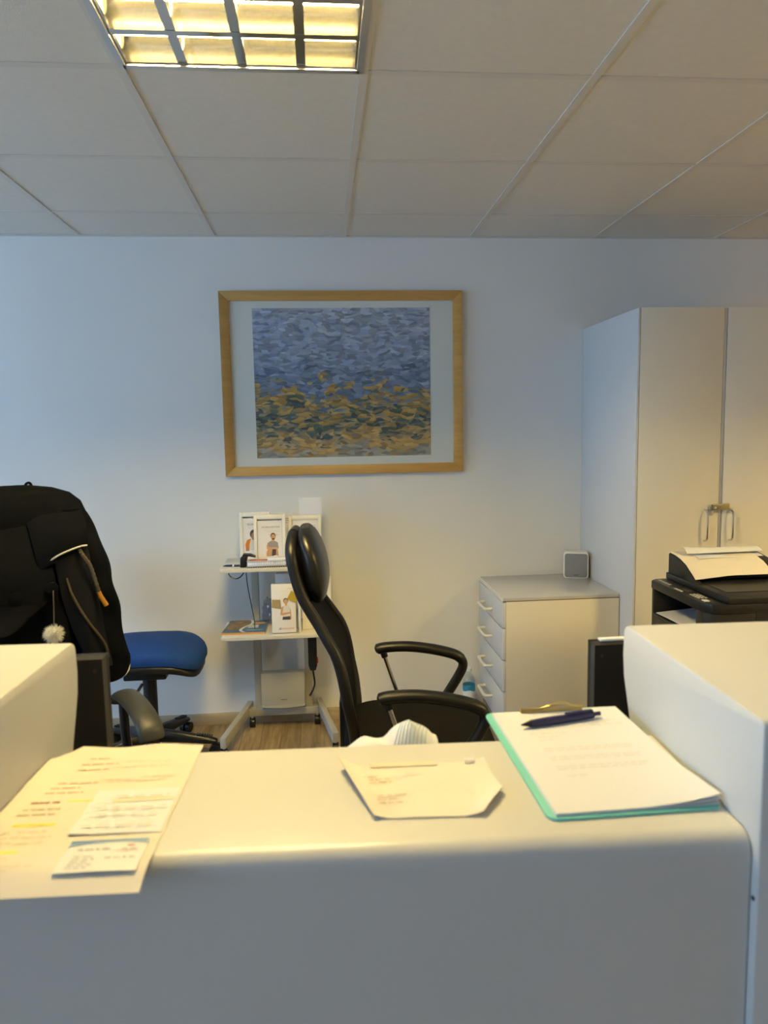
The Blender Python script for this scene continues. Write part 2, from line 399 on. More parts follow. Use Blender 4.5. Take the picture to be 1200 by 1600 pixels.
# suspended ceiling: tiles lying in tee bars
FIX = [(0, -1), (5, -2)]           # grid cells that hold a luminaire
ceil = struct('ceiling', MB().box(XL-.2, XR+.2, YB-.2, DW+.2, HC+.14, HC+.3), 'tee_gap', label='suspended ceiling of square mineral tiles')
lib = {}
i0 = math.floor((XL-GX0)/TS); i1 = math.ceil((XR-GX0)/TS); j0 = math.floor((YB-GY0)/TS); j1 = math.ceil((DW-GY0)/TS)
TW = .024
for i in range(i0, i1):
    for j in range(j0, j1):
        if (i, j) in FIX: continue
        xa, xb = max(GX0+i*TS, XL)+.004, min(GX0+(i+1)*TS, XR)-.004
        ya, yb = max(GY0+j*TS, YB)+.004, min(GY0+(j+1)*TS, DW)-.004
        if xb-xa < .03 or yb-ya < .03: continue
        key = (round(xb-xa, 3), round(yb-ya, 3))
        if key not in lib:
            hx, hy = (xb-xa)/2, (yb-ya)/2
            lib[key] = o = MB().box(-hx, hx, -hy, hy, .0025, .018).build('ceiling_tile', 'tile', smooth=False)
        else: o = lib[key].copy(); COL.objects.link(o)
        o.location = ((xa+xb)/2, (ya+yb)/2, HC); o.parent = ceil
for i in range(i0+1, i1):
    x = GX0+i*TS
    MB().prism([(x-TW/2, HC-.001), (x-TW/2, HC+.0022), (x-.001, HC+.0022), (x-.001, HC+.04), (x+.001, HC+.04), (x+.001, HC+.0022), (x+TW/2, HC+.0022), (x+TW/2, HC-.001)], 'y', YB, DW).build('tee_bar', 'tee', ceil, smooth=False)
for j in range(j0+1, j1):
    y = GY0+j*TS
    for i in range(i0, i1):
        xa, xb = max(GX0+i*TS+TW/2, XL), min(GX0+(i+1)*TS-TW/2, XR)
        if xb-xa > .02: MB().box(xa, xb, y-TW/2, y+TW/2, HC, HC+.0022).build('cross_tee', 'tee', ceil, smooth=False)
MB().box(XL, XR, DW-.018, DW, HC-.0015, HC+.0015).build('edge_angle', 'tee', ceil, smooth=False)

# ------------------------------------------------------------------ louvred ceiling lights
def luminaire(cx, cy, label, tube='tube'):
    t = thing('ceiling_light', label, 'ceiling light', (cx, cy, HC), group='louvred ceiling lights')
    h = .3; H = .095
    b = MB()
    b.box(cx-h, cx+h, cy-h, cy+h, HC+H, HC+H+.004)
    for q in (-1, 1):
        b.box(cx+q*h-.002, cx+q*h+.002, cy-h, cy+h, HC, HC+H); b.box(cx-h, cx+h, cy+q*h-.002, cy+q*h+.002, HC, HC+H)
    b.build('housing', 'lightbox', t, smooth=False)
    f = MB()
    for q in (-1, 1):
        f.box(cx+q*(h+.003)-.009, cx+q*(h+.003)+.009, cy-h-.012, cy+h+.012, HC-.004, HC+.003)
        f.box(cx-h, cx+h, cy+q*(h+.003)-.009, cy+q*(h+.003)+.009, HC-.004, HC+.003)
    f.build('trim_frame', 'alu', t, smooth=False)
    n = 4; p = 2*h/n
    for k in range(n):                       # tubes along x, each in its own trough
        y = cy-h+p*(k+.5)
        MB().tube([(cx-h+.012, y, HC+.047), (cx+h-.012, y, HC+.047)], .013, 10).build('fluorescent_tube', tube, t)
    for k in range(n+1):                     # reflector ridges between the troughs, curved flanks
        y = cy-h+p*k; wb, wt = .011, .055
        prof = []
        for q in (-1, 1):
            side = []
            for s in range(7):
                u = s/6; ww = wb + (wt-wb)*(u**2.1); side.append((y+q*ww, HC+.002+u*.088))
            prof += side if q == -1 else side[::-1]
        prof = [(min(max(a, cy-h+.003), cy+h-.003), z) for a, z in prof]
        MB().prism(prof, 'x', cx-h+.003, cx+h-.003).build('reflector_ridge', 'reflector', t)
    m_ = 4; px = 2*h/m_
    for k in range(m_+1):                    # cross blades, wider towards the bottom edge
        x = cx-h+px*k
        prof = []
        for q in (-1, 1):
            side = [(x+q*(.012-.009*(s/5)**.6), HC+.003+s/5*.028) for s in range(6)]
            prof += side if q == -1 else side[::-1]
        prof = [(min(max(a, cx-h+.003), cx+h-.003), z) for a, z in prof]
        MB().prism(prof, 'y', cy-h+.003, cy+h-.003).build('louvre_blade', 'reflector', t)
    return t
luminaire(GX0+TS/2, GY0-TS/2, 'square louvred fluorescent ceiling light above the counter, partly cut by the top edge')
luminaire(GX0+5.5*TS, GY0-1.5*TS, 'louvred fluorescent ceiling light on the right, beyond the picture edge', 'tube_right')

# ------------------------------------------------------------------ reception counter
ctr = local(thing('reception_counter', 'white laminate reception counter with a low middle section between raised ends', 'counter', (.03, .73, 0), -.038))
def arc(cx, cz, r, a0, a1, n=5): return [(cx+r*math.cos(a0+(a1-a0)*k/n), cz+r*math.sin(a0+(a1-a0)*k/n)) for k in range(n+1)]
low = [(0, 0)] + arc(.022, 1.035-.022, .022, PI, PI/2) + arc(.262, 1.035-.012, .012, PI/2, 0) + [(.27, .985), (.235, .93), (.235, 0)]
MB().prism(low, 'x', -.431, .4295).build('low_section', 'lam', ctr, off=False)
blk = [(-.012, 0)] + arc(-.003, 1.17-.009, .009, PI, PI/2) + arc(.368, 1.17-.018, .018, PI/2, 0, 6) + [(.388, 1.12), (.383, 1.085), (.355, 1.02), (.33, .95), (.33, 0)]
MB().prism(blk, 'x', .4315, 1.75).build('raised_section', 'lam', ctr, off=False, bevel=.004)
MB().prism(blk, 'x', -1.75, -.433).build('raised_section', 'lam', ctr, off=False, bevel=.004)
MB().box(-.43, .43, .237, .40, .925, .945).build('inner_shelf', 'lam', ctr, off=False, bevel=.002)
MB().tube([(.4316, -.005, .965), (.4306, -.005, .965)], .003, 10).build('screw_hole', 'gap', ctr, off=False)

# ------------------------------------------------------------------ desk behind the counter, monitors
dk = thing('desk', 'white desk behind the reception counter carrying the two monitors', 'desk', (0, 1.4, 0))
MB().box(-1.7, 1.7, 1.16, 1.62, .715, .74).build('desktop', 'lam', dk, bevel=.003)
for x in (-1.6, 1.6):
    for y in (1.22, 1.56): MB().box(x-.025, x+.025, y-.025, y+.025, 0, .715).build('leg', 'trol', dk, bevel=.002)
def monitor(x0, x1, y, zt, label):
    cx = (x0+x1)/2; t = thing('monitor', label, 'monitor', (cx, y, .74), group='monitors behind the counter')
    zb = zt-.335
    # back shell with a chamfered rim, facing the camera
    c = .0055
    b = MB()
    v = [(x0, y+.02, zb), (x1, y+.02, zb), (x1, y+.02, zt), (x0, y+.02, zt), (x0, y+.006, zb), (x1, y+.006, zb), (x1, y+.006, zt), (x0, y+.006, zt)]
    b.add(v, [(0,3,2,1), (0,1,5,4), (1,2,6,5), (2,3,7,6), (3,0,4,7)])
    v = [(x0+c, y, zb+c), (x1-c, y, zb+c), (x1-c, y, zt-c), (x0+c, y, zt-c), (x0, y+.006, zb), (x1, y+.006, zb), (x1, y+.006, zt), (x0, y+.006, zt)]
    b.add(v[:4], [(0,1,2,3)])
    b.cur = 1; b.add(v, [(4,5,1,0), (5,6,2,1), (6,7,3,2), (7,4,0,3)]); b.cur = 0
    b.build('shell', ['mon', 'monlight'], t, smooth=False)
    MB().box(x0+.012, x1-.012, y+.0205, y+.022, zb+.018, zt-.012).build('screen', 'printerdark', t)
    for x in (x0+.019, x1-.019):
        MB().tube([(x, y-.0004, zt-.026), (x, y+.003, zt-.026)], .0035, 10).build('screw_hole', 'gap', t)
    MB().box(cx-.035, cx+.035, y-.035, y, zb+.06, zb+.2).build('hinge_block', 'mon', t, bevel=.006)
    MB().box(cx-.025, cx+.025, y-.035, y-.015, .75, zb+.1).build('stand_neck', 'mon', t, bevel=.004)
    MB().box(cx-.11, cx+.11, y-.06, y+.1, .7402, .752).build('stand_foot', 'mon', t, bevel=.004)
    return t
monitor(-.91, -.3815, 1.25, 1.107, 'dark monitor seen from behind, beside the left raised counter end')
monitor(.4825, 1.01, 1.25, 1.093, 'dark monitor seen from behind, beside the right raised counter end')
tag(MB().box(.50, .60, 1.2535, 1.268, 1.0932, 1.0972).build('paper_strip', 'paper', bevel=.0008, loc=(.55, 1.26, 1.0932)), 'white paper strip lying on top of the right monitor', 'paper')

# ------------------------------------------------------------------ framed picture
fx0, fx1, fz0, fz1, fw = -.473, .711, 1.272, 2.163, .046
pic = thing('framed_picture', 'wide beech-framed landscape print with pale mat on the back wall', 'picture', ((fx0+fx1)/2, DW, (fz0+fz1)/2))
yb, yf = DW-.001, DW-.028
def mitre(pts): 
    q = MB(); n = 4
    vs = [(x, yf+.004*(k in (2,3)), z) for k, (x, z) in enumerate(pts)] + [(x, yb, z) for x, z in pts]
    return q.add(vs, [(0,1,2,3), (4,7,6,5), (0,4,5,1), (1,5,6,2), (2,6,7,3), (3,7,4,0)])
a, b, c, d = fx0, fx1, fz0, fz1
for pts in ([(a,c),(b,c),(b-fw,c+fw),(a+fw,c+fw)], [(b,d),(a,d),(a+fw,d-fw),(b-fw,d-fw)], [(a,d),(a,c),(a+fw,c+fw),(a+fw,d-fw)], [(b,c),(b,d),(b-fw,d-fw),(b-fw,c+fw)]):
    mitre(pts).build('frame_bar', 'oakframe', pic, bevel=.002)
MB().box(a+fw-.004, b-fw+.004, DW-.012, DW-.004, c+fw-.004, d-fw+.004).build('mat_board', 'matboard', pic, smooth=False)
pc = ((-.317+.55)/2, DW-.0135, (1.358+2.083)/2)
MB().box(-.317, .55, DW-.0135, DW-.0121, 1.358, 2.083).build('print', 'painting', pic, smooth=False)
MB().box(a+fw-.003, b-fw+.003, DW-.0185, DW-.0165, c+fw-.003, d-fw+.003).build('glass_pane', 'glass', pic, smooth=False)

# ------------------------------------------------------------------ tall cabinet
cx0, cx1, cyf, czt = 1.335, 2.10, 3.0, 1.975
cb = thing('tall_cabinet', 'tall cream two-door cabinet in the right corner', 'cabinet', ((cx0+cx1)/2, 3.32, 0))
MB().box(cx0, cx0+.018, cyf+.012, DW-.002, 0, czt).build('side_panel', 'cabside', cb, bevel=.001)
MB().box(cx1-.018, cx1, cyf+.012, DW-.002, 0, czt).build('side_panel', 'cabside', cb, bevel=.001)
MB().box(cx0+.018, cx1-.018, cyf+.022, DW-.002, czt-.02, czt-.001).build('top_panel', 'cabside', cb)
MB().box(cx0+.018, cx1-.018, DW-.012, DW-.002, .05, czt-.02).build('back_panel', 'cabside', cb)
MB().box(cx0+.018, cx1-.018, cyf+.04, cyf+.055, 0, .06).build('plinth', 'cabside', cb)
MB().box(1.712, 1.728, cyf+.02, cyf+.10, .06, czt-.02).build('centre_stile', 'alu', cb)
MB().box(cx0+.0075, cx0+.0095, cyf-.010, cyf+.011, .05, czt-.001).build('edge_band', 'edgebrown', cb)
MB().box(cx0, cx0+.0075, cyf-.010, cyf+.0118, .05, czt-.001).build('edge_strip', 'cabside', cb)
for (y, z) in ((cyf+.06, czt-.035), (DW-.06, czt-.035), (cyf+.12, .70), (cyf+.09, 1.15)): MB().tube([(cx0+.0005, y, z), (cx0-.0008, y, z)], .003, 8).build('screw_cap', 'edge', cb)
for (x0, x1, hx) in ((cx0+.010, 1.7095, 1.648), (1.7265, cx1-.002, 1.762)):
    d_ = MB().box(x0, x1, cyf-.012, cyf+.006, .06, czt-.001).build('door', 'cab', cb, bevel=.0015)
    MB().tube(bez([(hx, cyf-.012, .982), (hx, cyf-.028, .986), (hx, cyf-.038, 1.0), (hx, cyf-.04, 1.05), (hx, cyf-.038, 1.10), (hx, cyf-.028, 1.114), (hx, cyf-.012, 1.118)], 4), .0048, 8).build('handle', 'chrome', d_)
MB().box(1.7125, 1.7235, cyf-.008, cyf+.006, .06, czt-.004).build('centre_strip', 'alu', cb)
lk = MB().bar((1.672, cyf-.027, 1.128), (1.748, cyf-.027, 1.133), .012, .026).build('latch_bar', 'brass', cb, bevel=.002)
q = MB().box(1.66, 1.684, cyf-.022, cyf-.012, 1.095, 1.132).build('latch_plate', 'alu', cb, bevel=.001)
MB().tube([(1.684, cyf-.034, 1.128), (1.684, cyf-.018, 1.128)], .006, 10).build('latch_pin', 'chrome', cb)

# ------------------------------------------------------------------ drawer unit
dx0, dx1, dy0, dy1, dz = .79, 1.331, 3.125, 3.62, .712
du = thing('drawer_unit', 'low cream chest of four drawers beside the tall cabinet', 'drawer unit', ((dx0+dx1)/2, (dy0+dy1)/2, 0))
MB().box(dx0+.018, dx1, dy0, dy0+.018, 0, dz-.003).build('side_panel', 'cab', du, bevel=.001)
MB().box(dx0+.018, dx1, dy1-.018, dy1, 0, dz-.003).build('side_panel', 'cab', du, bevel=.001)
MB().box(dx1-.016, dx1-.002, dy0+.018, dy1-.018, .04, dz-.018).build('back_panel', 'cab', du)
MB().box(dx0+.018, dx1-.018, dy0+.018, dy1-.018, .04, .056).build('bottom_panel', 'cab', du)
MB().box(dx0+.03, dx0+.045, dy0+.018, dy1-.018, 0, .05).build('plinth', 'cab', du)
MB().box(dx0+.004, dx1, dy0+.002, dy1, dz-.002, dz+.014).build('top_panel', 'drawtop', du, bevel=.001)
MB().box(dx0+.003, dx1+.0005, dy0+.0005, dy0+.002, dz-.003, dz+.0005).build('worn_edge', 'edgebrown', du)
MB().box(dx0+.002, dx0+.004, dy0+.002, dy1, dz-.004, dz+.0135).build('edge_band', 'cream', du)
zs = [.712, .586, .438, .290, .115]
for k in range(4):
    zt, zb = zs[k]-(.007 if k == 0 else .003), zs[k+1]+.003
    d_ = MB().prism([(dx0, dy0+.014), (dx0+.003, dy0+.005), (dx0+.010, dy0+.001), (dx0+.018, dy0+.001), (dx0+.018, dy1-.001), (dx0+.010, dy1-.001), (dx0+.003, dy1-.005), (dx0, dy1-.014)], 'z', zb, zt).build('drawer', 'cabside', du, bevel=.001)
    zc = zb+(zt-zb)*.5-(.0 if k else 0)
    zh = (.628, .497, .350, .200)[k]
    MB().tube(bez([(dx0, 3.325, zh), (dx0-.024, 3.327, zh), (dx0-.035, 3.337, zh), (dx0-.036, 3.40, zh), (dx0-.035, 3.463, zh), (dx0-.024, 3.473, zh), (dx0, 3.475, zh)], 4), .0075, 8).build('handle', 'cream', d_)
    dbx = MB()
    dbx.box(dx0+.019, dx0+.5, dy0+.03, dy0+.04, zb+.01, zt-.03).box(dx0+.019, dx0+.5, dy1-.04, dy1-.03, zb+.01, zt-.03).box(dx0+.019, dx0+.5, dy0+.04, dy1-.04, zb+.01, zb+.016)
    dbx.build('drawer_box', 'cab', du, smooth=False)

# speaker on the drawer unit
sx0, sx1, sy0, sz = 1.199, 1.327, 3.50, dz+.0142
sp_ = local(thing('small_speaker', 'small square white box speaker with grey front on the drawer unit', 'speaker', (1.262, 3.50, sz), -.33))
def rrect(x0, x1, z0, z1, r, n=5):
    return arc(x1-r, z1-r, r, 0, PI/2, n)+arc(x0+r, z1-r, r, PI/2, PI, n)+arc(x0+r, z0+r, r, PI, 1.5*PI, n)+arc(x1-r, z0+r, r, 1.5*PI, 2*PI, n)
MB().prism(rrect(-.061, .061, 0, .132, .016), 'y', -.01, .06).build('case', 'spkbody', sp_, bevel=.002, off=False)
MB().prism(rrect(-.055, .055, .006, .126, .012), 'y', -.013, -.009).build('grille', 'spkgrill', sp_, bevel=.001, off=False)
MB().box(-.013, .013, -.0136, -.013, .0165, .0195).build('badge', 'monlight', sp_, off=False)

# water bottle
bt = thing('water_bottle', 'clear plastic water bottle with blue and white label on the floor by the drawer unit', 'bottle', (.725, 3.565, 0))
prof = [(.001, .002), (.028, .001), (.032, .008), (.032, .06), (.030, .066), (.032, .072), (.032, .175), (.0315, .195), (.027, .215), (.018, .23), (.0125, .238), (.0125, .248)]
MB().lathe(prof, (.725, 3.565, 0), 24).build('bottle_body', 'pet', bt)
MB().lathe([(.001, .247), (.0145, .247), (.0148, .262), (.013, .264), (.001, .264)], (.725, 3.565, 0), 20).build('cap', 'paper', bt)
lb = MB().lathe([(.0323, .075), (.0324, .168)], (.725, 3.565, 0), 24); 
lb2 = MB().loft([[(.725+.0323*math.cos(2*PI*k/24), 3.565+.0323*math.sin(2*PI*k/24), z) for k in range(24)] for z in (.076, .155)], caps=False).build('label', 'card', bt)
MB().loft([[(.725+.0326*math.cos(2*PI*k/24), 3.565+.0326*math.sin(2*PI*k/24), z+.004*math.sin(k*.8)*(z < .16)) for k in range(24)] for z in (.148, .176)], caps=False).build('label_band', 'labelblue', bt)

# ------------------------------------------------------------------ trolley
tr = thing('trolley', 'pale grey wheeled trolley with two shelves under the picture', 'trolley', (-.22, 3.45, 0))
tx0, tx1 = -.478, .005
MB().box(tx0, tx1, 3.30, 3.60, .85, .868).build('upper_shelf', 'trolshelf', tr, bevel=.003)
MB().box(tx0-.006, tx1+.006, 3.30, 3.60, .531, .549).build('lower_shelf', 'trolshelf', tr, bevel=.003)
for x in (-.346, -.096): MB().box(x-.018, x+.018, 3.55, 3.585, .075, .85).build('post', 'trol', tr, bevel=.003)
MB().box(-.405, -.05, 3.545, 3.59, .068, .104).build('cross_bar', 'trol', tr, bevel=.003)
for (xa, xb) in ((-.482, -.395), (.028, -.048)):
    MB().bar((xa, 3.20, .085), (xb, 3.62, .098), .028, .05).build('leg', 'trol', tr, bevel=.003)
    for (x, y) in ((xa, 3.225), (xb + (.01 if xb < -.2 else -.01), 3.575)):
        cs = MB().tube([(x-.014, y, .0255), (x+.014, y, .0255)], .0255, 16).build('castor', 'black', tr, bevel=.003)
        MB().box(x-.006, x+.006, y-.008, y+.008, .045, .075).build('castor_fork', 'alu', tr)
bxp = [(-.329, .130), (-.116, .130), (-.116, .303), (-.329, .303)]
MB().prism(bxp, 'y', 3.50, 3.548).build('cable_box', 'trol', tr, bevel=.004)
lens = MB().prism([(-.329+.213*k/10, .132-.007*math.sin(PI*k/10)) for k in range(11)] + [(-.116, .140), (-.329, .140)], 'y', 3.492, 3.501).build('cover_lip', 'trol', tr)
mk = MB(); words(mk, -.236, -.200, 0, 0, .005, random.Random(4), (.03, .04))
mk.v = [(x, 3.4995, .165+y) for x, y, z in mk.v]; mk.build('maker_mark', 'monlight', tr)['kind'] = 'stuff'

ps = thing('power_strip', 'black power strip with red switch hung under the lower trolley shelf', 'power strip', (-.069, 3.385, .53))
MB().box(-.090, -.048, 3.365, 3.405, .375, .530).build('strip_body', 'black', ps, bevel=.004)
MB().prism([(-.090, .375), (-.082, .35), (-.056, .35), (-.048, .375)], 'y', 3.37, 3.40).build('strip_end', 'black', ps, bevel=.003)
MB().box(-.0485, -.043, 3.375, 3.395, .385, .41).build('switch', 'red', ps, bevel=.001)
MB().tube(bez([(-.07, 3.385, .352), (-.066, 3.385, .32), (-.063, 3.385, .28), (-.072, 3.385, .25), (-.088, 3.385, .222)]), .0045, 8).build('cord', 'black', ps)

# leaflet holders and leaflets
def holder(x0, x1, y, z0, z1, label, tilt=-.07):
    t = thing('leaflet_holder', label, 'leaflet holder', ((x0+x1)/2, y, z0), group='leaflet holders on the trolley'); local(t)
    t.rotation_euler = (tilt, 0, 0)
    hw, H = (x1-x0)/2, z1-z0
    MB().box(-hw, hw, .012, .015, 0, H).build('back_plate', 'holder', t, off=False, bevel=.0008)
    for q in (-1, 1): MB().box(min(q*hw, q*(hw-.015)), max(q*hw, q*(hw-.015)), -.012, .012, 0, H).build('side_rail', 'holder', t, off=False, bevel=.001)
    MB().box(-hw+.015, hw-.015, -.012, .012, H-.022, H).build('top_rail', 'holder', t, off=False, bevel=.001)
    MB().box(-hw+.015, hw-.015, -.012, .012, 0, .010).build('bottom_rail', 'holder', t, off=False, bevel=.001)
    return t
def poly_print(mb, k, pts, y): 
    mb.cur = k; n = len(pts); mb.add([(p[0], y, p[1]) for p in pts], [list(range(n))]); mb.cur = 0
def leaflet(x, y, z, wd, ht, label, head, fig, tilt=-.07, hs=.012, left=None):
    t = thing('leaflet', label, 'leaflet', (x, y, z), group='leaflets on the trolley'); local(t); t.rotation_euler = (tilt, 0, 0)
    MB().box(-wd/2, wd/2, 0, .004, 0, ht).build('sheet', 'leaf', t, off=False)
    if head:
        text_mesh(head, hs, 'heading', 'ink', t, (wd/2-.010 if left is None else left, -.0004, ht-.034), (PI/2, 0, 0), 'RIGHT' if left is None else 'LEFT')
        wm = MB(); rn = random.Random(len(head))
        for k, (xa, yy) in enumerate(((-wd*.22 if left is None else left+.003, ht-.045), (-wd*.12 if left is None else left+.012, ht-.052))): words(wm, xa, wd/2-.010, yy, 0, .0028, rn)
        wm.v = [(p[0], -.0003, p[1]) for p in wm.v]; wm.build('small_print', 'inkpale', t, off=False)['kind'] = 'stuff'
        wm = MB(); words(wm, -wd*.05, wd/2-.016, ht-.066, 0, .0018, rn); wm.v = [(p[0], -.0003, p[1]) for p in wm.v]; wm.build('red_line', 'inkred', t, off=False)['kind'] = 'stuff'
    if fig: 
        fm = MB(); fig(fm); fm.build('printed_picture', ['skin', 'hair', 'shirtgrey', 'shirtwhite', 'shirtorange', 'trousers', 'skindark'], t, off=False, smooth=False)
    return t
def fig_sit(fm):      # man in grey shirt, arms folded over raised knees
    cx, z0 = .012, .028; e = -.0003
    poly_print(fm, 2, [(cx-.026, z0+.036), (cx-.024, z0+.062), (cx-.008, z0+.072), (cx+.010, z0+.072), (cx+.024, z0+.064), (cx+.028, z0+.036)], e)
    poly_print(fm, 5, [(cx-.004, z0), (cx+.016, z0+.006), (cx+.018, z0+.036), (cx-.010, z0+.036)], e-.0001)
    poly_print(fm, 0, [(cx-.030, z0), (cx-.006, z0), (cx-.002, z0+.034), (cx-.022, z0+.036), (cx-.030, z0+.018)], e-.0002)
    poly_print(fm, 0, [(cx+.014, z0+.004), (cx+.026, z0), (cx+.024, z0+.03), (cx+.016, z0+.034)], e-.0002)
    poly_print(fm, 0, [(cx-.028, z0+.034), (cx+.024, z0+.032), (cx+.026, z0+.041), (cx-.02, z0+.044), (cx-.02, z0+.054), (cx-.028, z0+.054)], e-.0003)
    poly_print(fm, 0, [(cx-.004, z0+.068), (cx+.008, z0+.068), (cx+.008, z0+.08), (cx-.004, z0+.08)], e-.0001)
    poly_print(fm, 1, circle(cx+.003, z0+.095, .0125, .015), e-.0002)
    poly_print(fm, 0, circle(cx+.0035, z0+.0905, .0105, .0135), e-.0003)
    poly_print(fm, 1, circle(cx+.0035, z0+.081, .0075, .004), e-.0004)
def fig_lean(fm):     # man in white shirt with orange sleeves, shown to the chest
    cx, z0 = -.005, .045; e = -.0003
    poly_print(fm, 3, [(cx-.028, z0), (cx-.03, z0+.04), (cx-.012, z0+.056), (cx+.015, z0+.056), (cx+.03, z0+.04), (cx+.03, z0)], e)
    poly_print(fm, 4, [(cx-.040, z0), (cx-.042, z0+.03), (cx-.034, z0+.05), (cx-.014, z0+.058), (cx-.022, z0+.03), (cx-.024, z0+.006)], e-.0001)
    poly_print(fm, 6, [(cx-.040, z0-.002), (cx-.025, z0-.002), (cx-.024, z0+.008), (cx-.040, z0+.008)], e-.0002)
    poly_print(fm, 6, [(cx+.0, z0), (cx+.018, z0), (cx+.016, z0+.016), (cx+.006, z0+.014)], e-.0002)
    poly_print(fm, 1, circle(cx-.002, z0+.078, .0175, .022), e-.0002)
    poly_print(fm, 6, circle(cx+.001, z0+.068, .0145, .0195), e-.0003)
def fig_arms(fm):     # woman in white sleeveless top, arms folded
    cx, z0 = .012, .065; e = -.0003
    poly_print(fm, 3, [(cx-.018, z0+.008), (cx-.016, z0+.05), (cx-.006, z0+.064), (cx+.008, z0+.062), (cx+.018, z0+.05), (cx+.018, z0+.008)], e)
    poly_print(fm, 5, [(cx-.019, z0-.006), (cx+.019, z0-.006), (cx+.018, z0+.01), (cx-.017, z0+.008)], e-.0001)
    poly_print(fm, 0, [(cx-.028, z0+.018), (cx-.024, z0+.05), (cx-.012, z0+.060), (cx-.015, z0+.04), (cx-.018, z0+.026), (cx+.018, z0+.030), (cx+.018, z0+.022), (cx-.02, z0+.014)], e-.0002)
    poly_print(fm, 0, [(cx+.018, z0-.004), (cx+.024, z0-.004), (cx+.022, z0+.03), (cx+.017, z0+.052)], e-.0002)
    poly_print(fm, 1, circle(cx-.002, z0+.082, .0115, .0135), e-.0002)
    poly_print(fm, 0, circle(cx-.0015, z0+.0785, .0095, .0125), e-.0003)
    poly_print(fm, 0, [(cx-.005, z0+.060), (cx+.004, z0+.060), (cx+.004, z0+.07), (cx-.005, z0+.07)], e-.0001)
SH = .8685
holder(-.401, -.255, 3.475, SH, 1.108, 'cream leaflet holder at the back left of the upper trolley shelf')
leaflet(-.328, 3.466, SH+.011, .115, .20, 'leaflet with a man in orange sleeves, headed ELLENBOGEN, in the rear holder', 'ELLENBOGEN', fig_lean, left=-.034)
holder(-.326, -.178, 3.395, SH, 1.103, 'cream leaflet holder standing foremost on the upper trolley shelf')
leaflet(-.252, 3.386, SH+.011, .115, .195, 'leaflet with a seated man in a grey shirt, headed ACHILLODYNIE', 'ACHILLODYNIE', fig_sit)
holder(-.164, -.012, 3.42, SH, 1.092, 'cream leaflet holder behind the black chair headrest, upper trolley shelf')
lf = leaflet(-.088, 3.41, SH+.011, .118, .19, 'pale leaflet mostly hidden behind the black chair headrest', '', None)
wm = MB(); rn = random.Random(5)
for zz, xa in ((.165, -.005), (.157, .005), (.150, .012)): words(wm, xa, .05, zz, 0, .0035, rn)
wm.v = [(p[0], -.0003, p[1]) for p in wm.v]; wm.build('small_print', 'ink', lf, off=False)['kind'] = 'stuff'
t = thing('white_card', 'tall blank white card sticking up behind the leaflet holders', 'card', (-.06, 3.50, SH)); local(t); t.rotation_euler = (-.04, 0, 0)
MB().box(-.056, .054, 0, .003, 0, .30).build('sheet', 'card', t, off=False)
MB().box(-.051, .049, -.0008, 0, .17, .294).build('face_sheet', 'paper', t, off=False)
t = thing('grey_leaflet', 'grey leaflet edge showing between the leaflet holders', 'leaflet', (-.178, 3.51, SH)); local(t); t.rotation_euler = (-.05, 0, 0)
MB().box(-.035, .03, 0, .003, 0, .236).build('sheet', 'paperback', t, off=False)
wm = MB(); rn = random.Random(6)
for zz in (.20, .19, .18): words(wm, -.004, .024, zz, 0, .005, rn)
wm.v = [(p[0], -.0003, p[1]) for p in wm.v]; wm.build('small_print', 'ink', t, off=False)['kind'] = 'stuff'

# notebook with spiral, booklets, black dispenser, pen
nb = thing('spiral_notebook', 'small spiral-bound notebook with red print lying on the upper trolley shelf', 'notebook', (-.265, 3.35, SH))
MB().box(-.356, -.176, 3.315, 3.375, SH+.0002, SH+.004).build('back_cover', 'trousers', nb)
MB().box(-.354, -.178, 3.318, 3.374, SH+.004, SH+.028).build('page_block', 'paper', nb, bevel=.001)
MB().box(-.356, -.176, 3.315, 3.375, SH+.028, SH+.030).build('front_cover', 'card', nb)
MB().box(-.345, -.262, 3.330, 3.360, SH+.030, SH+.0305).build('red_print', 'inkred', nb)
for k in range(17):
    x = -.350+k*.0105
    MB().tube([(x, 3.315+.012*math.cos(a_)-.002, SH+.016+.0155*math.sin(a_)) for a_ in [2*PI*i/12 for i in range(13)]], .0012, 6, caps=False).build('spiral_ring', 'alu', nb)
tag(MB().box(-.262, -.172, 3.335, 3.374, SH+.0307, SH+.040).build('booklet', 'paper', bevel=.001, loc=(-.217, 3.354, SH+.0307)), 'small white booklet lying on the spiral notebook', 'booklet')
td = thing('tape_dispenser', 'black desktop dispenser beside the spiral notebook', 'dispenser', (-.36, 3.35, SH))
MB().prism([(-.388, SH), (-.360, SH), (-.358, SH+.03), (-.352, SH+.05), (-.372, SH+.054), (-.386, SH+.044)], 'y', 3.325, 3.37).build('body', 'black', td, bevel=.003)
MB().prism([(-.378, SH+.052), (-.345, SH+.050), (-.316, SH+.044), (-.318, SH+.050), (-.340, SH+.060), (-.372, SH+.062)], 'y', 3.33, 3.365).build('arm', 'black', td, bevel=.002)
pn = thing('pen', 'thin dark pen lying at the left end of the upper trolley shelf', 'pen', (-.43, 3.36, SH))
MB().tube([(-.392, 3.355, SH+.0055), (-.452, 3.36, SH+.0055)], .005, 8).build('barrel', 'navy', pn)
MB().tube([(-.452, 3.36, SH+.0055), (-.462, 3.361, SH+.0045), (-.47, 3.362, SH+.003)], [.005, .003, .001], 8).build('tip', 'black', pn)
MB().tube([(-.418, 3.357, SH+.0055), (-.425, 3.358, SH+.0055)], .0054, 8).build('ring', 'card', pn)
tag(MB().tube(bez([(-.44, 3.31, .848), (-.43, 3.31, .832), (-.405, 3.31, .822), (-.385, 3.31, .83), (-.37, 3.31, .848)]), .003, 6).build('cable_loop', 'black', loc=(-.40, 3.31, .84)), 'black cable loop hanging under the upper trolley shelf', 'cable')
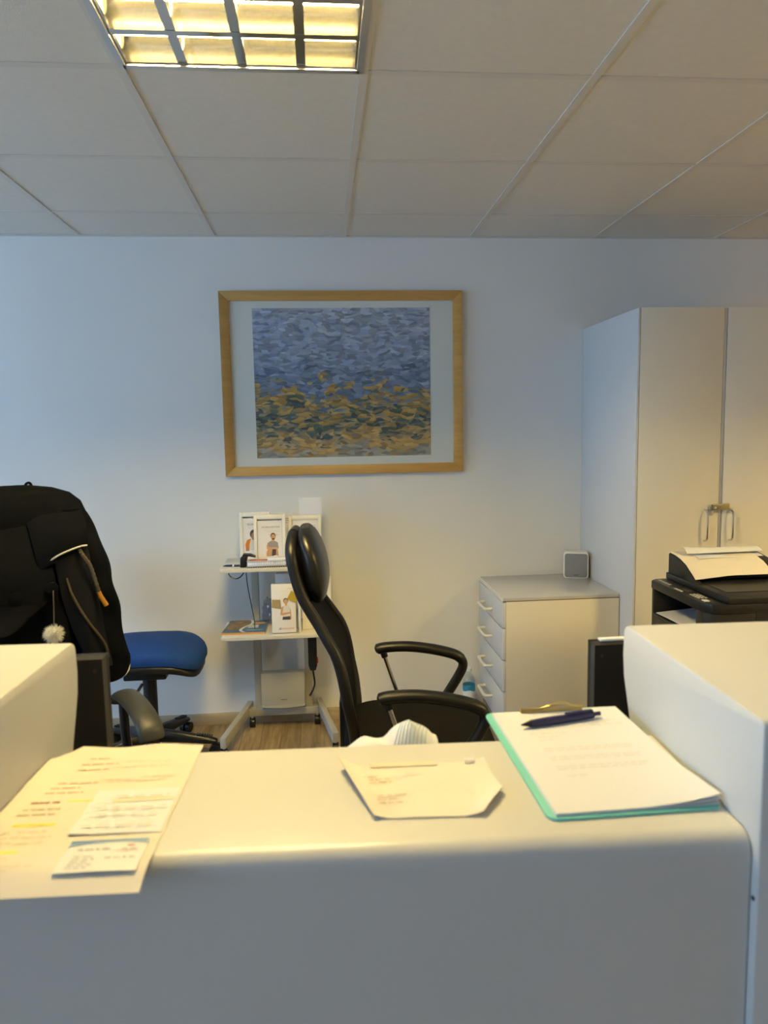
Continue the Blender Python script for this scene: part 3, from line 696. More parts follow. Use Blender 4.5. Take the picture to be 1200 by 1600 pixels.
tag(MB().tube(bez([(-.362, 3.33, .85), (-.357, 3.33, .78), (-.342, 3.33, .68), (-.333, 3.335, .62), (-.333, 3.34, .575)]), .0042, 8, flat=.5).build('black_strap', 'black', loc=(-.36, 3.33, .85)), 'black strap hanging from the upper to the lower trolley shelf', 'strap')

# lower shelf
LS = .5494
mg = thing('magazine', 'blue and brown magazine lying on the lower trolley shelf', 'magazine', (-.385, 3.44, LS))
MB().prism([(-.49, 3.345), (-.285, 3.34), (-.283, 3.56), (-.472, 3.565)], 'z', LS+.0002, LS+.008).build('pages', 'magorange', mg)
MB().prism([(-.488, 3.347), (-.286, 3.342), (-.284, 3.56), (-.471, 3.565)], 'z', LS+.008, LS+.0092).build('cover', 'magblue', mg)
zz = LS+.0096
q = MB(); cv = [(-.470+.09*0, 3.36)]
q.add([(-.472, 3.39, zz), (-.395, 3.40, zz), (-.375, 3.45, zz), (-.365, 3.52, zz), (-.385, 3.555, zz), (-.466, 3.555, zz)], [(0,1,2,3,4,5)]); q.build('cover_photo', 'magbrown', mg)
pth = bez([(-.385, 3.345, zz), (-.405, 3.38, zz), (-.395, 3.43, zz), (-.365, 3.48, zz), (-.36, 3.53, zz), (-.372, 3.56, zz)], 5)
q = MB(); q.add([(p.x-.006, p.y, zz+.0002) for p in pth]+[(p.x+.008, p.y, zz+.0002) for p in pth][::-1], [list(range(2*len(pth)))]); q.build('cover_swoosh', 'card', mg)
MB().box(-.375, -.325, 3.42, 3.47, zz, zz+.0004).build('cover_panel', 'inkpale', mg)
MB().prism(circle(-.325, 3.50, .03, .016), 'z', zz, zz+.0004).build('cover_badge', 'magorange', mg)
MB().box(-.375, -.30, 3.375, 3.385, zz, zz+.0004).build('cover_line', 'inkskyblue', mg)
m2 = tag(MB().prism([(-.484, 3.41), (-.43, 3.41), (-.43, 3.575), (-.492, 3.575)], 'z', LS-.0, LS+.0001).build('loose_sheet', 'paper', loc=(-.47, 3.5, LS)), 'white sheet edge under the magazine on the lower trolley shelf', 'paper')

bxo = thing('product_box', 'white product box with a woman in a sleeveless top and red lettering, lower trolley shelf', 'box', (-.196, 3.325, LS+.0003), 0); local(bxo); bxo.rotation_euler = (-.10, 0, .0)
bxo.location.z = LS+.0065
MB().box(-.056, .056, 0, .045, -.0015, .226).build('carton', 'leaf', bxo, off=False, bevel=.001)
fm = MB(); fig_arms(fm); fm.build('printed_picture', ['skin', 'hair', 'shirtgrey', 'shirtwhite', 'shirtorange', 'trousers', 'skindark'], bxo, off=False, smooth=False)
text_mesh('SPORLASTIC', .0105, 'lettering', 'inkred', bxo, (-.010, -.0004, .014), (PI/2, 0, 0))
q = MB()
q.add([(-.026, -.0004, .013), (-.014, -.0004, .013), (-.012, -.0004, .016), (-.022, -.0004, .016)], [(0,1,2,3)]); q.add([(-.024, -.0004, .018), (-.013, -.0004, .018), (-.011, -.0004, .022), (-.02, -.0004, .022)], [(0,1,2,3)])
q.build('logo_mark', 'ink', bxo, off=False)['kind'] = 'stuff'
wm = MB(); rn = random.Random(8); words(wm, .018, .046, .205, 0, .005, rn, (.02, .028)); words(wm, -.02, .02, .192, 0, .002, rn)
wm.v = [(p[0], -.0004, p[1]) for p in wm.v]; wm.build('small_print', 'inkpale', bxo, off=False)['kind'] = 'stuff'
for nm, mt_, c, s_, rot in (('sticky_note', 'mustard', (.045, .165), .021, .5), ('sticky_note', 'tan', (-.035, .135), .019, 0.05)):
    o = MB(); cs = [(c[0]+s_*1.414*math.cos(PI/4+PI/2*k-rot), c[1]+s_*1.414*math.sin(PI/4+PI/2*k-rot)) for k in range(4)]
    if mt_ == 'tan': cs[3] = (cs[3][0]+.006, cs[3][1]-.006)
    o.add([(p[0], -.004 if mt_ == 'mustard' else -.0012, p[1]) for p in cs]+[(p[0], -.003 if mt_ == 'mustard' else -.0007, p[1]) for p in cs], [(0,1,2,3), (7,6,5,4), (0,4,5,1), (1,5,6,2), (2,6,7,3), (3,7,4,0)])
    sn = o.build(nm, mt_, bxo, off=False)
    sn['label'] = 'mustard sticky note' if mt_ == 'mustard' else 'tan sticky note'
bk = thing('grey_leaflet_box', 'grey leaflet box behind the product box on the lower trolley shelf', 'box', (-.185, 3.44, LS)); 
MB().box(-.236, -.13, 3.42, 3.47, LS+.0003, .815).build('carton', 'paperback', bk, bevel=.001)
wm = MB(); rn = random.Random(9)
for z_ in (.79, .782, .774): words(wm, -.19, -.145, z_, 0, .004, rn)
wm.v = [(p[0], 3.4196, p[1]) for p in wm.v]; wm.build('small_print', 'inkpale', bk)['kind'] = 'stuff'
tag(MB().box(-.128, -.118, 3.335, 3.40, LS+.0003, .70).build('folder', 'holder', bevel=.001, loc=(-.123, 3.37, LS)), 'narrow cream folder standing beside the product box', 'folder')
h_ = holder(-.112, .027, 3.40, LS+.0006, .80, 'cream leaflet holder at the right end of the lower trolley shelf', tilt=-.03)
leaflet(-.043, 3.393, LS+.012, .108, .215, 'blank white leaflet in the lower right holder of the trolley', '', None, tilt=-.03)
# clear bag behind the magazine
rn = random.Random(11)
bgm = bmesh.new(); bmesh.ops.create_icosphere(bgm, subdivisions=3, radius=1)
for v_ in bgm.verts:
    k = 1+.22*math.sin(7*v_.co.x+3*v_.co.z)*math.cos(6*v_.co.z-2*v_.co.y)+rn.uniform(-.07, .07)
    v_.co = Vector((v_.co.x*.036*k, v_.co.y*.025*k, max(v_.co.z*.065*k, -.06)+.062))
me = bpy.data.meshes.new('plastic_bag'); bgm.to_mesh(me); bgm.free(); me.materials.append(M['bag'])
bgo = bpy.data.objects.new('plastic_bag', me); COL.objects.link(bgo); bgo.location = (-.277, 3.52, LS+.0006); tag(bgo, 'crumpled clear plastic bag behind the magazine on the lower trolley shelf', 'bag')
for p in me.polygons: p.use_smooth = False

# ------------------------------------------------------------------ chairs
def star_base(t, r, zhub, a0, mt='black', castor=True):
    MB().tube([(0,0,.075), (0,0,zhub)], .045, 16).build('hub', mt, t, off=False, bevel=.004)
    for k in range(5):
        a = a0+2*PI*k/5; c, s = math.cos(a), math.sin(a)
        leg = MB()
        rings = []
        for d_, z_, wd, hh in ((.03, zhub-.03, .028, .026), (r*.5, zhub-.045, .022, .02), (r*.9, .072, .019, .014), (r+.01, .064, .017, .009)):
            cpt = Vector((c*d_, s*d_, z_)); sd = Vector((-s, c, 0)); up = Vector((0,0,1))
            rings.append([cpt+sd*wd+up*hh*.2, cpt+sd*wd*.6+up*hh, cpt-sd*wd*.6+up*hh, cpt-sd*wd+up*hh*.2, cpt-sd*wd-up*hh, cpt+sd*wd-up*hh])
        leg.loft(rings); lo_ = leg.build('base_leg', mt, t, off=False, bevel=.002)
        if castor:
            w_ = MB()
            for q in (-1, 1):
                p0 = Vector((c*r, s*r, .025)); sd = Vector((-s, c, 0))
                w_.tube([p0+sd*q*.006, p0+sd*q*.024], .025, 14)
            cs = w_.build('castor', mt, t, off=False)
        if mt == 'black':
            rb = MB()
            for n_ in range(7):
                d_ = r*.72+n_*.011; zz_ = zhub-.045+(.072-zhub+.045)*((d_-r*.5)/(r*.4))+.018
                p = Vector((c*d_, s*d_, zz_)); sd = Vector((-s, c, 0)); rb.bar(p-sd*.013, p+sd*.013, .005, .006)
            rb.build('grip_ribs', mt, lo_, off=False)['kind'] = 'stuff'

def cushion(mb, u0, u1, v0, v1, z0, z1, r=.1, dome=.012, drop=.0, n=40):
    # rounded slab: outline superellipse, pillowed top, waterfall front edge (u1)
    cu, cv, hu, hv = (u0+u1)/2, (v0+v1)/2, (u1-u0)/2, (v1-v0)/2
    def ring(k, z):
        out = []
        for i in range(n):
            a = 2*PI*i/n; c, s = math.cos(a), math.sin(a); e = 2/4.2
            x = math.copysign(abs(c)**e, c); y = math.copysign(abs(s)**e, s)
            dz = -drop*max(0, x*k)**3.2
            out.append((cu+hu*k*x, cv+hv*k*y, z+dz))
        return out
    H = z1-z0
    prof = [(.90, 0), (.97, .12), (1.0, .35), (1.0, .62), (.975, .82), (.92, .95), (.80, 1.0), (.55, 1.0+dome/H), (.25, 1.0+dome/H*1.2), (.02, 1.0+dome/H*1.25)]
    return mb.loft([ring(k, z0+H*t_) for k, t_ in prof])

# black high-back chair behind the counter; its own frame: +x is where it faces, +y its far side
chc = local(thing('office_chair', 'black high-back mesh office chair with headrest pillow, facing right', 'chair', (.325, 2.445, 0), -.06))
star_base(chc, .30, .13, .3)
MB().tube([(0,0,.12), (0,0,.36)], .026, 14).build('gas_lift', 'black', chc, off=False)
MB().box(-.09, .12, -.08, .08, .355, .395).build('tilt_mechanism', 'black', chc, off=False, bevel=.008)
cushion(MB(), -.268, .255, -.245, .245, .392, .462, dome=.012, drop=.035).build('seat', 'fabric', chc, off=False)
# backrest: curved profile swept across, side edges wrapped slightly forward
bp_ = [(-.275, .40), (-.272, .48), (-.270, .56), (-.277, .65), (-.297, .745), (-.335, .83), (-.375, .91), (-.405, .98), (-.425, 1.06), (-.431, 1.105), (-.429, 1.145)]
bp_ = [(p.x, p.y) for p in bez([(u, z, 0) for u, z in bp_], 5)]
def hw_(z): 
    return (.175+.055*math.sin(max(0, min(1, (z-.42)/.45))*PI)-.04*max(0, (z-.85)/.3))*math.sqrt(max(.12, 1-max(0, (z-1.06)/.09)**2.5))
NB = 14
def back_pt(i, k, th):
    u, z = bp_[i]; s = -1+2*k/NB; wrap = (.018+.022*max(0, min(1, (.62-z)/.15)))*abs(s)**2.2*(1 if z < .78 else max(0., 1-(z-.78)/.16))
    return (u+wrap+th, s*hw_(z), z)
sm = MB(); n1 = len(bp_)
def slab(fn_a, fn_b, nu, nv):
    A = [fn_a(i, k) for i in range(nu) for k in range(nv)]; B = [fn_b(i, k) for i in range(nu) for k in range(nv)]
    N_ = len(A); fs = []
    for i in range(nu-1):
        for k in range(nv-1):
            q0, q1, q2, q3 = i*nv+k, i*nv+k+1, (i+1)*nv+k+1, (i+1)*nv+k
            fs += [(q0,q1,q2,q3), (q3+N_,q2+N_,q1+N_,q0+N_)]
    rim = [k for k in range(nv)]+[i*nv+nv-1 for i in range(1, nu)]+[(nu-1)*nv+k for k in range(nv-2, -1, -1)]+[i*nv for i in range(nu-2, 0, -1)]
    fs += [(rim[j], rim[(j+1) % len(rim)], rim[(j+1) % len(rim)]+N_, rim[j]+N_) for j in range(len(rim))]
    return A+B, fs
sm.add(*slab(lambda i, k: back_pt(i, k, 0), lambda i, k: back_pt(i, k, .010), n1, NB+1)); sm.build('back_mesh', 'blackmesh', chc, off=False)
for sgn in (-1, 1):
    pth = [Vector(back_pt(i, 0 if sgn < 0 else NB, .004)) for i in range(n1)]
    MB().tube(pth, .0185, 12, flat=.85, up=(0, 1, 0)).build('back_frame', 'black', chc, off=False)
top = [Vector(back_pt(n1-1, k, .004)) for k in range(NB+1)]
MB().tube(top, .0175, 12).build('back_top_rail', 'leather', chc, off=False)
# padded upper back cover and headrest pillow
ih = [i for i in range(n1) if bp_[i][1] > .93]
cov = MB(); cov.add(*slab(lambda i, k: back_pt(ih[i], k, -.012), lambda i, k: back_pt(ih[i], k, .020), len(ih), NB+1)); cov.build('back_cover', 'leather', chc, off=False, bevel=.006)
pl = MB(); rings = []
for s in range(15):
    tt = s/14; z = .915+tt*.25
    uc = -.347-.042*tt+.012*math.sin(tt*PI); th = .039*(max(.0, math.sin(PI*min(1, max(0, tt*.98+.01))))**.28)+.001; hv = .165*(math.sin(PI*(tt*.96+.02))**.25)
    rings.append([(uc+th*math.copysign(abs(math.cos(a))**.8, math.cos(a)), hv*math.copysign(abs(math.sin(a))**.6, math.sin(a)), z) for a in [2*PI*k/24 for k in range(24)]])
pl.loft(rings); pl.build('headrest_pillow', 'leather', chc, off=False)
# arms: pad sweeping to a forward bend and back down under the seat, thin steel stay at the rear
for sgn in (-1, 1):
    y = sgn*.265
    path = bez([(-.155, y, .640), (-.12, y, .650), (-.03, y, .652), (.06, y, .640), (.14, y, .620), (.175, y, .600), (.185, y, .570), (.165, y, .525), (.12, y*.98, .455), (.085, y*.9, .405), (.05, y*.6, .382)], 5)
    rad = [.0205 if p.z > .6 else .0185 for p in path]
    rad[0] = .009; rad[1] = .015
    MB().tube(path, rad, 12, flat=1.25, up=(0, 1, 0)).build('armrest', 'black', chc, off=False)
    MB().tube([(-.125, y, .635), (-.118, y, .612)], .013, 10).build('stay_socket', 'black', chc, off=False)
    MB().tube([(-.119, y, .614), (-.05, y, .40), (-.045, y*.7, .385)], .008, 8).build('arm_stay', 'chrome', chc, off=False)
MB().box(-.285, -.10, -.035, .035, .362, .382).build('back_bracket', 'black', chc, off=False, bevel=.005)
MB().box(-.285, -.258, -.06, .06, .362, .56).build('back_upright', 'black', chc, off=False, bevel=.005)

# blue swivel chair by the wall, facing right
chb = local(thing('swivel_chair', 'blue fabric swivel chair with black base standing against the back wall', 'chair', (-.815, 3.30, 0), .0)); chb['_w'] = 0
star_base(chb, .285, .135, math.radians(-3))
MB().tube([(0,0,.12), (0,0,.40)], .031, 14).build('gas_lift', 'black', chb, off=False)
MB().box(-.10, .09, -.07, .07, .385, .435).build('tilt_mechanism', 'black', chb, off=False, bevel=.008)
cushion(MB(), -.225, .247, -.165, .235, .470, .538, dome=.016, drop=.055).build('seat', 'bluefab', chb, off=False)
cushion(MB(), -.215, .236, -.158, .225, .438, .482, dome=.0, drop=.055).build('seat_shell', 'black', chb, off=False)
MB().tube([(-.02, -.06, .365), (-.02, -.13, .362), (-.03, -.20, .362)], [.007, .007, .012], 8).build('lever', 'greypad', chb, off=False)
MB().bar((-.08, 0, .425), (-.32, 0, .412), .06, .03).build('back_bar', 'black', chb, off=False, bevel=.006)
MB().bar((-.31, 0, .405), (-.345, 0, .80), .05, .016, up=(1,0,0)).build('back_upright', 'black', chb, off=False, bevel=.005)
bb = MB(); rings = []
for s in range(13):
    tt = s/12; z = .62+tt*.34; hv = .19*(math.sin(PI*(.06+tt*.88))**.3); th = .034*(math.sin(PI*(.04+tt*.92))**.45)
    rings.append([(-.335-.03*tt+th*math.cos(a), hv*math.copysign(abs(math.sin(a))**.6, math.sin(a)), z) for a in [2*PI*k/20 for k in range(20)]])
bb.loft(rings).build('backrest', 'bluefab', chb, off=False)

# dark chair turned to the counter, jacket over its back; its frame: +x faces the counter
JV = Vector((.8389, .5443, 0)); JW = Vector((.5443, -.8389, 0)); JO = Vector((-.92, 2.12, 0))
ang = math.atan2(JW.y, JW.x)
cha = local(thing('desk_chair', 'dark office chair with grey armrests carrying the black jacket', 'chair', (JO.x+JW.x*.25, JO.y+JW.y*.25, 0), ang))
star_base(cha, .28, .13, .2)
MB().tube([(0,0,.12), (0,0,.42)], .028, 14).build('gas_lift', 'black', cha, off=False)
MB().box(-.10, .10, -.08, .08, .41, .45).build('tilt_mechanism', 'black', cha, off=False, bevel=.008)
cushion(MB(), -.22, .24, -.235, .235, .448, .52, dome=.012, drop=.03).build('seat', 'fabric', cha, off=False)
MB().bar((-.08, 0, .43), (-.27, 0, .43), .06, .03).build('back_bar', 'black', cha, off=False, bevel=.006)
MB().bar((-.265, 0, .42), (-.29, 0, .80), .06, .02, up=(1,0,0)).build('back_upright', 'black', cha, off=False, bevel=.005)
bb = MB(); rings = []
for s in range(13):
    tt = s/12; z = .62+tt*.66; hv = .20*(math.sin(PI*(.06+tt*.88))**.3); th = .032*(math.sin(PI*(.04+tt*.92))**.45)
    rings.append([(-.255-.03*tt+th*math.cos(a), hv*math.copysign(abs(math.sin(a))**.6, math.sin(a)), z) for a in [2*PI*k/20 for k in range(20)]])
bb.loft(rings).build('backrest', 'fabric', cha, off=False)
for sgn in (-1, 1):
    y = sgn*.275
    pth = bez([(-.125, y, .690), (-.105, y, .715), (-.06, y, .722), (.01, y, .718), (.075, y, .702), (.115, y, .680), (.125, y, .650)], 6)
    MB().tube(pth, [.008]+[.015]*(len(pth)-2)+[.013], 16, flat=2.4, up=(0, 1, 0)).build('armrest_pad', 'greypad', cha, off=False)
    MB().tube(bez([(-.108, y, .70), (-.105, y, .60), (-.09, y, .50), (-.04, y*.8, .44), (.0, y*.3, .432)], 4), .019, 10, flat=.7, up=(0, 1, 0)).build('armrest_post', 'black', cha, off=False)
    MB().tube(bez([(.115, y, .67), (.108, y, .58), (.08, y, .48), (.04, y*.8, .44), (.0, y*.3, .432)], 4), .019, 10, flat=.7, up=(0, 1, 0)).build('armrest_stay', 'black', cha, off=False)

# jacket over that chair's back, frame (v across, w towards the counter)
jk = thing('jacket', 'black jacket draped over the back of the chair at the left edge', 'jacket', (JO.x, JO.y, 1.30))
def J(v, w, z): p = JO+JV*v+JW*w; return (p.x, p.y, z)
prof = [(.66, .235, .105), (.72, .25, .115), (.80, .255, .115), (.90, .25, .11), (1.0, .243, .105), (1.08, .24, .10), (1.15, .238, .095), (1.21, .238, .090), (1.26, .234, .084), (1.295, .226, .074), (1.32, .202, .060), (1.337, .155, .042), (1.347, .09, .018)]
rings = []; rn = random.Random(2)
ZP = []
for i in range(len(prof)-1):
    for k in range(4):
        u = k/4; ZP.append(tuple(prof[i][c]*(1-u)+prof[i+1][c]*u for c in range(3)))
ZP.append(prof[-1])
NJ = 72
for (z, hv, hw2) in ZP:
    ring = []
    for k in range(NJ):
        a = 2*PI*k/NJ; c, s = math.cos(a), math.sin(a)
        x = hv*math.copysign(abs(c)**.62, c); y = hw2*math.copysign(abs(s)**.75, s)
        amp = .013*min(1, max(0, (1.325-z)/.12))
        fold = amp*(math.sin(9*a+4*z)+.6*math.sin(17*a-9*z+1.3)+.5*math.sin(5*a+14*z))*(1 if s > -.3 else .5)
        kk = 1+fold/max(.05, math.hypot(x, y))
        ring.append(J(x*kk-.004, y*kk, z+.008*math.sin(6*a)*(z < .68)))
    rings.append(ring)
MB().loft(rings).build('body', 'jacket', jk)
# sleeve at the right side
slv = bez([(.165, .01, 1.275), (.205, .015, 1.20), (.233, .02, 1.12), (.250, .022, 1.05), (.260, .024, .98), (.268, .024, .90), (.284, .022, .81), (.294, .02, .745)], 6)
rr = []
for i, p in enumerate(slv):
    u = i/(len(slv)-1); R0 = .058-.012*u; ring = []
    for k in range(24):
        a = 2*PI*k/24; f_ = 1+.07*math.sin(3*a+9*u)+.06*math.sin(22*u+2*a)
        ring.append(J(p.x+R0*f_*math.cos(a), p.y+R0*1.25*f_*math.sin(a), p.z+.018*math.cos(a)*(u > .9)))
    rr.append(ring)
MB().loft(rr).build('sleeve', 'jacket', jk)
MB().tube([J(p[0], p[1], p[2]) for p in [(.296, .068, .742), (.312, .062, .748), (.326, .050, .757), (.334, .034, .768)]], .0035, 8).build('cuff_trim', 'trimwhite', jk)
# front flap (outer cloth folded back) with piping, lining panel, zip, drawstring
def sheet(fn, nu, nv, th):  # slab along -w
    A = lambda i, k: J(*fn(i/(nu-1), k/(nv-1))); B = lambda i, k: (lambda q: J(q[0], q[1]-th, q[2]))(fn(i/(nu-1), k/(nv-1)))
    return MB().add(*slab(A, B, nu, nv))
def lin(u, s):   # u down, s across
    z = 1.165-.36*u; va = .112+.02*u+.065*u*u; vb = .208+.05*u
    return (va+(vb-va)*s, .118+.012*math.sin(PI*s)+.006*math.sin(9*u+5*s)+.01*(1-u), z)
sheet(lin, 14, 10, .03).build('lining', 'lining', jk)
def flap(u, s):
    z = 1.295-.135*u-.03*u*(1-s)*.8; va = .055+.012*u; vb = .215-.012*u
    return (va+(vb-va)*s, .030+.108*math.sin(PI/2*min(1, u*1.15))+.010*math.sin(PI*s), z+.014*s*u-.02*(1-s)*u)
sheet(flap, 10, 10, .03).build('front_flap', 'jacket', jk)
MB().tube(bez([J(.100, .142, 1.142), J(.120, .150, 1.155), J(.148, .153, 1.166), J(.180, .150, 1.174), J(.200, .142, 1.174)], 5), .0028, 8).build('flap_trim', 'trimwhite', jk)
def flap2(u, s):
    z = 1.285-.235*u; va = -.20+.03*u; vb = .098+.014*u
    return (va+(vb-va)*s, .035+.113*math.sin(PI/2*min(1, u*1.2))+.02*math.sin(PI*s)*u+.006*math.sin(8*s+6*u), z-.02*s*u)
sheet(flap2, 14, 12, .03).build('hood_panel', 'jacket', jk)
def brim(u, s):
    a = PI*(.02+.96*s); 
    return (-.03+.115*math.cos(a)*(1-.0*u)*u**.6, .128+.015*u, 1.03-.075*math.sin(a)*u-.0)
sheet(lambda u, s: (-.035+.125*(s*2-1)*(1-.35*u*u), .13+.02*math.sin(PI*s), 1.035-.085*u*(1-.55*(s*2-1)**2)), 8, 12, .02).build('hood_brim', 'lining', jk)
MB().tube(bez([J(.142, .132, 1.085), J(.147, .134, 1.06), J(.153, .136, 1.037), J(.172, .14, .99), J(.196, .14, .943), J(.22, .138, .905), J(.237, .132, .872), J(.247, .12, .83)], 5), .0042, 8).build('zip', 'zip', jk)
cp = bez([J(.178, .145, 1.165), J(.184, .15, 1.15), J(.202, .152, 1.117), J(.213, .15, 1.078), J(.224, .148, 1.034)], 10)
MB().tube(cp, [.0058*(1+.16*math.sin(i*1.9)) for i in range(len(cp))], 8).build('drawstring', 'cord', jk)
MB().tube([J(.223, .148, 1.037), J(.228, .147, 1.022), J(.243, .145, .993)], [.0062, .0068, .0072], 8).build('drawstring_tip', 'orange', jk)
MB().tube(bez([J(.078, .0, 1.338), J(.082, .0, 1.350), J(.092, .0, 1.352), J(.098, .0, 1.338)], 4), .004, 8).build('hanger_loop', 'jacket', jk)
bt_ = MB().tube([J(.095, .158, 1.068), J(.095, .172, 1.068)], .017, 16).build('snap_button', 'jacket', jk, bevel=.003)
bt_ = MB().tube([J(.003, .15, 1.05), J(.003, .165, 1.05)], .02, 16).build('snap_button', 'jacket', jk, bevel=.003)

pp = thing('pompom_charm', 'fluffy white pompom on a string hanging from the jacket', 'charm', J(.088, .178, .945))
MB().tube(bez([J(.100, .160, 1.062), J(.094, .178, 1.058), J(.092, .181, 1.02), J(.09, .179, .965)], 5), .0016, 6).build('string', 'cord', pp)
pm = MB(); rn = random.Random(21); C0 = Vector(J(.088, .178, .945))
for k in range(900):
    d_ = Vector((rn.gauss(0, 1), rn.gauss(0, 1), rn.gauss(0, 1))).normalized(); L_ = .031*rn.uniform(.75, 1.08)
    sd = d_.orthogonal().normalized(); sd2 = d_.cross(sd); droop = Vector((0, 0, -.003))
    b0 = C0+d_*.012; tip = C0+d_*L_+droop; r0 = .0013
    pm.add([b0+sd*r0, b0-sd*r0*.5+sd2*r0*.87, b0-sd*r0*.5-sd2*r0*.87, tip], [(0,1,3), (1,2,3), (2,0,3)])
po = pm.build('fur', 'fur', pp, smooth=False); po['kind'] = 'stuff'
co_ = MB().lathe([(.002, -.018), (.010, -.015), (.017, -.006), (.018, .004), (.013, .013), (.002, .018)], tuple(C0), 14).build('core', 'fur', pp)

# ------------------------------------------------------------------ printer on its stand
pt = thing('printer_stand', 'plain white stand under the printer', 'stand', (1.46, 2.42, 0))
MB().box(1.20, 1.76, 2.16, 2.70, .60, .625).build('top_panel', 'lam', pt, bevel=.002)
for x in (1.215, 1.727): MB().box(x, x+.018, 2.18, 2.68, 0, .60).build('side_panel', 'lam', pt)
MB().box(1.233, 1.727, 2.66, 2.678, 0, .60).build('back_panel', 'lam', pt)
pr = thing('printer', 'black multifunction laser printer with paper on its feeder behind the right counter end', 'printer', (1.46, 2.42, .625))
X0, X1, Y0, Y1 = 1.243, 1.66, 2.205, 2.635
PT = .9
ol = [(X0, Y1-.02), (X0, Y0+.04), (X0+.02, Y0+.015), (X0+.06, Y0), (X1, Y0), (X1, Y1), (X0+.02, Y1)]
MB().prism(ol, 'z', .6252, .775).build('lower_body', 'printer', pr, bevel=.003)
# upper body with the output slot left open at the front
MB().prism([(X0+.16, Y0+.0), (X1, Y0), (X1, Y1), (X0+.16, Y1)], 'z', .775, .868).build('rear_body', 'printer', pr, bevel=.002)
MB().prism([(X0, Y0+.085), (X0, Y0+.04), (X0+.02, Y0+.015), (X0+.06, Y0), (X0+.16, Y0), (X0+.16, Y0+.085)], 'z', .775, .868).build('front_pillar', 'printer', pr, bevel=.002)
MB().prism([(X0, Y1-.035), (X0+.16, Y1-.035), (X0+.16, Y1), (X0+.02, Y1), (X0, Y1-.02)], 'z', .775, .868).build('front_pillar', 'printer', pr, bevel=.002)
ol2 = [(X0-.004, Y1-.02), (X0-.004, Y0+.045), (X0+.016, Y0+.012), (X0+.06, Y0-.003), (X1+.003, Y0-.003), (X1+.003, Y1+.002), (X0+.02, Y1+.002)]
MB().prism(ol2, 'z', .868, PT).build('control_panel', 'printerdark', pr, bevel=.004)
MB().box(X0-.003, X0+.002, Y0+.10, Y1-.05, .770, .776).build('tray_lip', 'printerdark', pr, bevel=.001)
MB().box(X0-.002, X0+.001, Y0+.11, Y1-.06, .69, .765).build('paper_tray_front', 'printer', pr, bevel=.001)
MB().box(X0-.006, X0+.0, Y0+.17, Y0+.27, .742, .752).build('tray_handle', 'printerdark', pr, bevel=.001)
for (xa, ya, wa, ha) in [(X0+.018, Y1-.03-.024*k, .010, .015) for k in range(4)]:
    MB().box(xa, xa+wa, ya-ha, ya, PT, PT+.0015).build('panel_key', 'keys', pr)
for k in range(3): MB().box(X0+.008, X0+.017, Y0+.245-.02*k, Y0+.258-.02*k, PT, PT+.0015).build('panel_key', 'keys', pr)
for a_ in range(4):
    for b_ in range(3): MB().box(X0+.014+.013*b_, X0+.021+.013*b_, Y0+.15-.017*a_, Y0+.158-.017*a_, PT, PT+.002).build('panel_key', 'keys', pr)
MB().box(X0+.012, X0+.03, Y0+.052, Y0+.074, PT, PT+.002).build('start_key', 'card', pr)
MB().box(X0+.028, X0+.05, Y0+.19, Y0+.25, PT, PT+.003).build('display', 'greypad', pr)
# scanner lid and feeder
FX = X0+.062
MB().box(FX, X1, Y0, Y1, PT, .925).build('scanner_lid', 'printerdark', pr, bevel=.004)
MB().box(FX+.004, X1, Y0-.0012, Y0+.004, .918, .9235).build('lid_edge', 'greypad', pr)
fp = [(Y1-.01, .924), (Y1-.01, .998), (Y1-.02, 1.003), (Y1-.10, .989), (Y1-.145, .974), (Y1-.19, .945), (Y1-.20, .936), (Y1-.155, .945), (Y1-.13, .924)]
MB().prism(fp, 'x', FX+.005, X1-.01).build('feeder', 'printer', pr, bevel=.002)
MB().prism([(Y1-.21, .924), (Y1-.13, .924), (Y1-.155, .946), (Y1-.20, .937), (Y1-.235, .927)], 'x', FX+.005, FX+.020).build('feeder_cheek', 'printer', pr)
MB().box(FX+.03, X1-.02, Y0+.06, Y1-.16, .925, .9275).build('document_bed', 'printerdark', pr)
ot = tag(MB().grid(lambda u, v: (X0+.004+.15*v, Y0+.10+(Y1-Y0-.15)*u, .781+.012*v+.004*math.sin(PI*u)), 8, 6, .003).build('printed_sheets', 'paper', loc=(X0+.08, 2.42, .781)), 'white sheets lying in the printer output slot', 'paper')
# cream sheet over the feeder, white sheets on top of it
def feed(u, v):   # u along x, v from back to front
    pts_ = [(Y1-.012, 1.0035), (Y1-.06, .9995), (Y1-.10, .9925), (Y1-.145, .9775), (Y1-.195, .949), (Y1-.215, .936)]
    f_ = v*(len(pts_)-1); i = min(int(f_), len(pts_)-2); t_ = f_-i
    y = pts_[i][0]*(1-t_)+pts_[i+1][0]*t_; z = pts_[i][1]*(1-t_)+pts_[i+1][1]*t_
    return (FX+.004+.295*u, y, z+.0025+.012*v*v*min(1, u*2.2)*1.0)
fs_ = MB().grid(feed, 12, 15, .001).build('cream_sheet', 'creampaper', loc=(1.45, 2.53, 1.0)); tag(fs_, 'cream printed sheet lying over the printer feeder', 'paper')
wsx = tag(MB().grid(lambda u, v: (1.372+.26*u, 2.615-.10*v+.02*u*v, 1.0075-.012*v+.0), 6, 4, .001).build('white_sheet', 'paper', loc=(1.5, 2.56, 1.005)), 'flat white sheet on the cream sheet of the printer feeder', 'paper')
fold = MB().grid(lambda u, v: (1.352+.30*u-.01*v, 2.622-.075*v+.01*u, 1.0135-.003*v+.010*(1-u)**4*(1-v)+.010*math.sin(PI*min(1, v*1.0))*(1-.3*u)), 12, 8, .0015)
tag(fold.build('folded_papers', 'paper', loc=(1.5, 2.58, 1.0)), 'folded white papers topmost on the printer', 'paper')

# ------------------------------------------------------------------ things on the low counter
CT = 1.035
